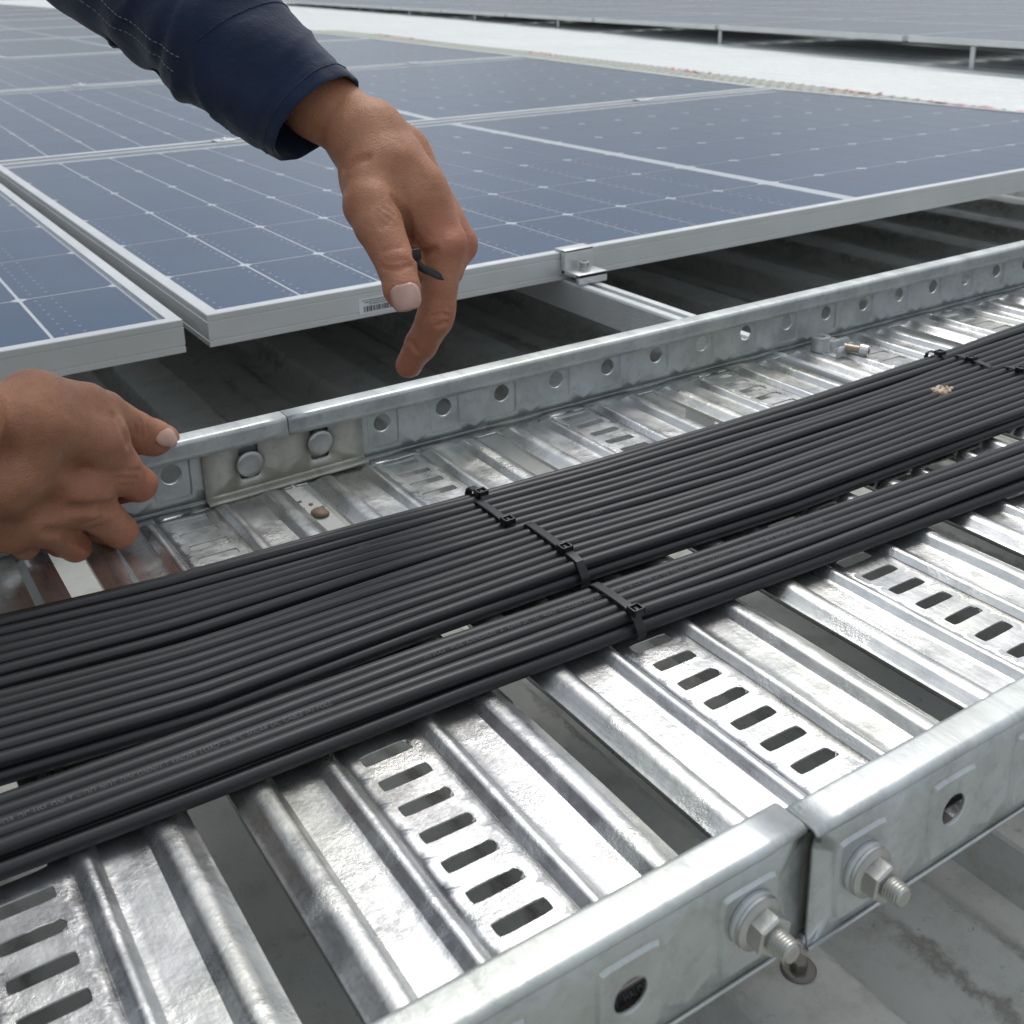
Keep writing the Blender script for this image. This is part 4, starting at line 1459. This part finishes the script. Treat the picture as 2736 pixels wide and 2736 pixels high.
def make_cloth():
    c = MatB('navy_cotton', (.012, .02, .05), .85, 0, .25)
    n = c.noise(30, 4)
    base = c.ramp(n, [(.3, (.006, .013, .034)), (.7, (.012, .023, .058))])
    w = c.noise(1400, 2, .5)
    c.col(c.mix(c.mapr(w, .55, .75, 0, .35), base, (.025, .038, .08)))
    wv = c.n.new('ShaderNodeTexWave')
    wv.inputs['Scale'].default_value = 520
    wv.inputs['Distortion'].default_value = .6
    c.l.new(c.tc.outputs['Object'], wv.inputs['Vector'])
    c.bump(wv.outputs['Fac'], .0001, .3)
    c.bump(c.noise(1600, 2), .00025, .8)
    c.bump(c.noise(55, 5, .65), .003, .5)
    setin(c.b, 'Sheen Weight', .25)
    return c.m
M_CLOTH = make_cloth()
M_THREAD = MatB('pale_thread', (.22, .23, .22), .8).m
M_HAIR = MatB('black_hair', (.012, .010, .009), .5).m
M_BOOT = MatB('dark_boot', (.03, .027, .025), .6).m

PERSON = thing('person', (-330, 470, -105), 'worker in a navy shirt pointing with one hand and gripping the rail with the other', 'person')
# reddish knuckles and fingertips, relative weight per vertex
REDS = [(LH['ix1'], 11), (LH['ix2'], 8), (LH['ix3'], 8), (LH['ix4'], 10), (LH['th2'], 7), (LH['th4'], 7), (LH['md1'], 11), (LH['th1b'], 6),
        (RH['ix2'], 9), (RH['ix1'], 8), (RH['md2'], 9), (RH['rg2'], 9), (RH['th2'], 8), (RH['th4'], 7), (RH['mM1'], 8)]
BV = np.concatenate([VL, VR])
tone = np.zeros(len(BV), np.float32)
for p, r_ in REDS:
    d2 = ((BV - np.array(p[:3], np.float32)) ** 2).sum(1)
    tone = np.maximum(tone, np.exp(-d2 / (2 * (r_ * 1.0) ** 2)))
# head, off to the left
HB = Field((-270, 370, 430), (-90, 520, 590), 4.0)
DH = HB.empty()
HC = (-178, 452, 515)
for p, q, k in (((-186, 452, 528, 62), (-180, 452, 512, 60), 1), ((-172, 452, 500, 52), (-158, 452, 478, 36), 12), ((-215, 450, 450, 42), (-200, 451, 480, 42), 8),
                ((-120, 452, 512, 6), (-112, 452, 498, 9), 4), ((-185, 391, 512, 10), (-188, 389, 498, 8), 3), ((-185, 513, 512, 10), (-188, 515, 498, 8), 3),
                ((-130, 432, 520, 9), (-130, 432, 519, 9), 4), ((-130, 472, 520, 9), (-130, 472, 519, 9), 4), ((-122, 440, 478, 6), (-122, 464, 478, 6), 4)):
    HB.cone(DH, p, q, k)
VH, FH = HB.surface(DH)
tone = np.concatenate([tone, np.full(len(VH), .15, np.float32)])
def np_mesh(name, V, F, parent, mat, smooth_it=0):
    o_ = np.array(ORG[parent], np.float32)
    me = bpy.data.meshes.new(name)
    me.from_pydata(((V - o_) * U).tolist(), [], F.tolist())
    me.shade_smooth()
    me.materials.append(mat)
    me.update()
    ob = put(name, me, None, parent)
    if smooth_it:
        m = ob.modifiers.new('smooth', 'SMOOTH')
        m.factor = .5
        m.iterations = smooth_it
    return ob
def skin_part(name, V, F, tn):
    o = np_mesh(name, V, F, PERSON, M_SKIN, 1)
    ca = o.data.color_attributes.new('tone', 'FLOAT_COLOR', 'POINT')
    ca.data.foreach_set('color', np.repeat(tn, 4).astype(np.float32))
    return o
nL, nR = len(VL), len(VR)
ARM_L = skin_part('left_arm', VL, FL, tone[:nL])
ARM_R = skin_part('right_arm', VR, FR, tone[nL:nL + nR])
skin_part('head', VH, FH, tone[nL + nR:])

# fingernails
def nail(c, nrm, ln, w, l, name='fingernail', bend=1.0):
    parent = ARM_L if c[0] > 40 else ARM_R
    n_ = Vector(nrm).normalized()
    t = Vector(ln)
    t = (t - n_ * t.dot(n_)).normalized()
    s = n_.cross(t)
    c = Vector(c)
    rows = []
    for i in range(11):
        row = []
        a = i / 10 * 2 - 1
        for j in range(9):
            b_ = j / 8 * 2 - 1
            lim = math.sqrt(max(0, 1 - abs(a) ** 3.2 * (.80 if a < 0 else .62)))
            x = b_ * w / 2 * lim
            z = -(x / (w / 2)) ** 2 * w * .20 * bend - (.12 * l * a * a if a > 0 else .05 * l * a * a)
            z -= .35 * (abs(b_) ** 6)
            row.append(c + s * x + t * (a * l / 2) + n_ * z)
        rows.append(row)
    mb = MB().grid([[tuple(p) for p in r] for r in rows])
    o = part(name, mb, M_NAIL, parent, 60, weld=False)
    m = o.modifiers.new('thickness', 'SOLIDIFY'); m.thickness = .5 * U; m.offset = 0
    return o
nail((73.5, 246.9, 129.7), (-0.367000013589859, -0.9139999747276306, 0.17299999296665192), (-1.8, -9.6, -11.7), 12.6, 11.5, bend=0.85)
nail((-2.8, 362.5, 47.5), (0.514, -0.606, 0.607), (15.3, 6.0, -9.9), 12.6, 14.0, bend=0.85)
nail((98.6, 283.6, 82.7), (0.814, -0.458, -0.356), (-4.1, 5.9, -10.9), 8.0, 8.0, bend=.85)


# ------------------------------------------------------------------ navy sleeve with cuff
SL = {'c0': (72.7, 326.3, 197.6, 25.8), 'c1': (62.0, 343.4, 211.2, 28.6), 'c2': (51.3, 363.4, 226.2, 31.55), 'c3': (42.5, 383.1, 239.8, 34.81), 'c4': (34.3, 404.3, 255.3, 38.22), 'c5': (19.7, 437.0, 280.3, 43.22), 'c6': (4.1, 470.1, 308.0, 46.8)}
def catmull(ps, n):
    ps = [np.array(p) for p in ps]
    ps = [2 * ps[0] - ps[1]] + ps + [2 * ps[-1] - ps[-2]]
    out = []
    m = len(ps) - 3
    for i in range(n):
        u_ = i / (n - 1) * m
        k = min(int(u_), m - 1)
        t = u_ - k
        a, b_, c, d = ps[k:k + 4]
        out.append(.5 * ((2 * b_) + (-a + c) * t + (2 * a - 5 * b_ + 4 * c - d) * t * t + (-a + 3 * b_ - 3 * c + d) * t ** 3))
    return out
ring = catmull([SL['c%d' % i] for i in range(7)], 90)
NA = 64
def sleeve_frame(i):
    p = ring[i][:3]
    t = ring[min(i + 1, 89)][:3] - ring[max(i - 1, 0)][:3]
    t = t / np.linalg.norm(t)
    v = np.array((0.512, 0.801, -0.309))
    a = v - t * (v @ t); a /= np.linalg.norm(a)      # away from the viewer
    b_ = np.cross(t, a)                              # across
    return p, t, a, b_
def fold(s, th):
    """cloth folds: s along the sleeve (0 at the cuff), th round it"""
    z = 0.0
    z += 1.3 * math.sin(3 * th + s * .055 + .8 * math.sin(s * .03)) * min(1, s / 25)
    z += .9 * math.sin(5 * th - s * .09 + 1.7) * min(1, s / 40)
    z += 1.5 * math.sin(s * .13 + 1.6 * math.sin(th + .5)) * math.exp(-((s - 62) / 30) ** 2)
    z += .8 * math.sin(s * .23 + 2.0 * math.sin(th * 1.0 - .8)) * math.exp(-((s - 100) / 30) ** 2)
    # sharp diagonal creases pulled from the elbow
    for k_, (s0_, sl_, w_, a_) in enumerate(((48, 22, 3.2, 2.2), (60, 26, 2.8, -1.8), (74, 18, 3.5, 2.4), (92, 24, 3.0, -2.0), (110, 20, 3.4, 2.2), (34, 14, 2.4, 1.1))):
        d_ = s - (s0_ + sl_ * math.sin(th - 2.2 + k_ * .5))
        z += 1.15 * a_ * math.exp(-(d_ / w_) ** 2) * (.55 + .45 * math.sin(th * 1.5 + k_ * 1.9))
    z += .35 * math.sin(11 * th + s * .02) * math.exp(-s / 12)
    z += .5 * math.exp(-((s - 11) / 1.6) ** 2) * -1       # stitched hem line
    return z
def sleeve_pt(i, th, extra=0.0):
    p, t, a, b_ = sleeve_frame(i)
    s = float(np.linalg.norm(ring[i][:3] - ring[0][:3]))
    r = ring[i][3] + fold(s, th) + extra
    flat = .80
    lean = 5.5 * math.cos(th - 2.4) * math.exp(-s / 18)        # the cuff hangs open on its lower side
    q = p + (b_ * math.cos(th) * r + a * math.sin(th) * r * flat) - t * lean * 0.6
    return q
mb = MB()
rows = []
for i in range(90):
    rows.append([tuple(sleeve_pt(i, 2 * math.pi * j / NA)) for j in range(NA + 1)])
inner = []
for i in range(14, -1, -1):
    inner.append([tuple(sleeve_pt(i, 2 * math.pi * j / NA, -1.6)) for j in range(NA + 1)])
lipr = [tuple(np.array(sleeve_pt(0, 2 * math.pi * j / NA, -.6)) - sleeve_frame(0)[1] * .7) for j in range(NA + 1)]
mb.grid(inner + [lipr] + rows)
SLEEVE = part('sleeve', mb, M_CLOTH, PERSON, 80)
def stitch_line(i0, i1, th0, th1, n, gap=.45, name='stitching'):
    mb_ = MB()
    for k in range(n):
        q = []
        for e_ in (0.0, .28, 1 - gap):
            u_ = (k + e_) / n
            fi = i0 + (i1 - i0) * u_
            a_, b2 = int(math.floor(fi)), min(int(math.floor(fi)) + 1, 89)
            w_ = fi - a_
            th = th0 + (th1 - th0) * u_
            q.append(tuple(sleeve_pt(a_, th, .25) * (1 - w_) + sleeve_pt(b2, th, .25) * w_))
        mb_.tube(q, .22, 5)
    o = part(name, mb_, M_THREAD, SLEEVE, 60)
    o['kind'] = 'stuff'
def seam(i0, i1, th0, th1, r=.5):
    q = []
    for k in range(60):
        u_ = k / 59
        fi = i0 + (i1 - i0) * u_
        a_, b2 = int(math.floor(fi)), min(int(math.floor(fi)) + 1, 89)
        w_ = fi - a_
        th = th0 + (th1 - th0) * u_
        q.append(tuple(sleeve_pt(a_, th, .05) * (1 - w_) + sleeve_pt(b2, th, .05) * w_))
    part('seam', MB().tube(q, r, 6), M_CLOTH, SLEEVE, 60)
stitch_line(33, 78, R(318), R(328), 30)
stitch_line(33, 78, R(305), R(315), 30)
seam(26, 31, R(178), R(285), .45)
seam(4, 4, R(176), R(362), .4)


# ------------------------------------------------------------------ the rest of the worker, left of the picture
CB = Field((-520, 180, -110), (60, 720, 480), 6.5)
DC = CB.empty()
def cc(p, q, k=14): CB.cone(DC, p, q, k)
cc((-345, 445, 60, 105), (-330, 447, 150, 98))                   # hips, belly
cc((-330, 447, 150, 98), (-250, 450, 330, 96))                   # trunk, leaning forward
cc((-240, 350, 395, 58), (-240, 550, 395, 58))                   # shoulders
cc((-235, 320, 390, 52), (-290, 285, 205, 38))                   # right upper arm
cc((-290, 285, 205, 38), (-190, 300, 152, 31))                   # right forearm sleeve
cc((-235, 590, 392, 52), (-40, 540, 356, 44))                    # left upper arm
cc((-40, 540, 356, 42), (-6, 486, 318, 34))
cc((-340, 500, 55, 72), (-215, 560, 150, 52)); cc((-215, 560, 150, 52), (-300, 555, -62, 38))
cc((-340, 415, 55, 68), (-225, 425, 150, 50)); cc((-225, 425, 150, 50), (-310, 425, -62, 36))
VC, FC = CB.surface(DC)
np_mesh('coverall', VC, FC, PERSON, M_CLOTH, 6)
HF = Field((-275, 375, 470), (-110, 530, 605), 4.0)
DHh = HF.empty()
HF.cone(DHh, (-192, 452, 538, 63), (-188, 452, 530, 63), 1)
PH = HF.pts(tuple(slice(0, n) for n in HF.n))
DHh = np.maximum(DHh, -(PH[..., 2] - 512 - (PH[..., 0] + 190) * .55))
VHH, FHH = HF.surface(DHh)
np_mesh('hair', VHH, FHH, PERSON, M_HAIR, 3)
for yy in (425, 555):
    bm_ = Field((-350, yy - 50, -115), (-210, yy + 50, -30), 4.0)
    DB = bm_.empty()
    bm_.cone(DB, (-310, yy, -85, 24), (-245, yy, -89, 18), 4)
    bm_.cone(DB, (-312, yy, -85, 26), (-308, yy, -55, 30), 6)
    PB = bm_.pts(tuple(slice(0, n) for n in bm_.n))
    DB = np.maximum(DB, -(PB[..., 2] + 104.5))
    VB, FB = bm_.surface(DB)
    np_mesh('boot', VB, FB, PERSON, M_BOOT, 3)

# ------------------------------------------------------------------ loose cable tie held between thumb and finger
TIE = {'a': (87.8, 267.1, 143.6, 0.08), 'b': (89.0, 262.8, 137.6, 0.08), 'c': (93.1, 257.9, 134.8, 0.08), 'd': (96.0, 253.8, 132.2, 0.08)}
def loose_tie():
    ps = catmull([TIE[k][:3] for k in 'abcd'], 14)
    v = np.array((0.512, 0.801, -0.309))
    mb = MB()
    rows = []
    n = len(ps)
    for i, p in enumerate(ps):
        t = ps[min(i + 1, n - 1)] - ps[max(i - 1, 0)]
        t = t / np.linalg.norm(t)
        s = np.cross(t, v); s /= np.linalg.norm(s)
        w = 1.75 * (1 if i < n - 3 else (n - 1 - i) / 2.6 + .05)
        th = v * .55
        rows.append([tuple(p - s * w), tuple(p - th * .6), tuple(p + s * w), tuple(p + th), tuple(p - s * w)])
    mb.grid(rows)
    root = thing('cable_tie', tuple(TIE['b'][:3]), 'loose black cable tie with pointed end held in the pointing hand', 'cable tie', 'black cable ties')
    part('strap', mb, M_NYLON, root, 30)
    h = MB().bbox((86.2, 263.5, 140.2), (90.6, 268.5, 145.4), .5)
    part('tie_head', h, M_NYLON, root, 30)
loose_tie()
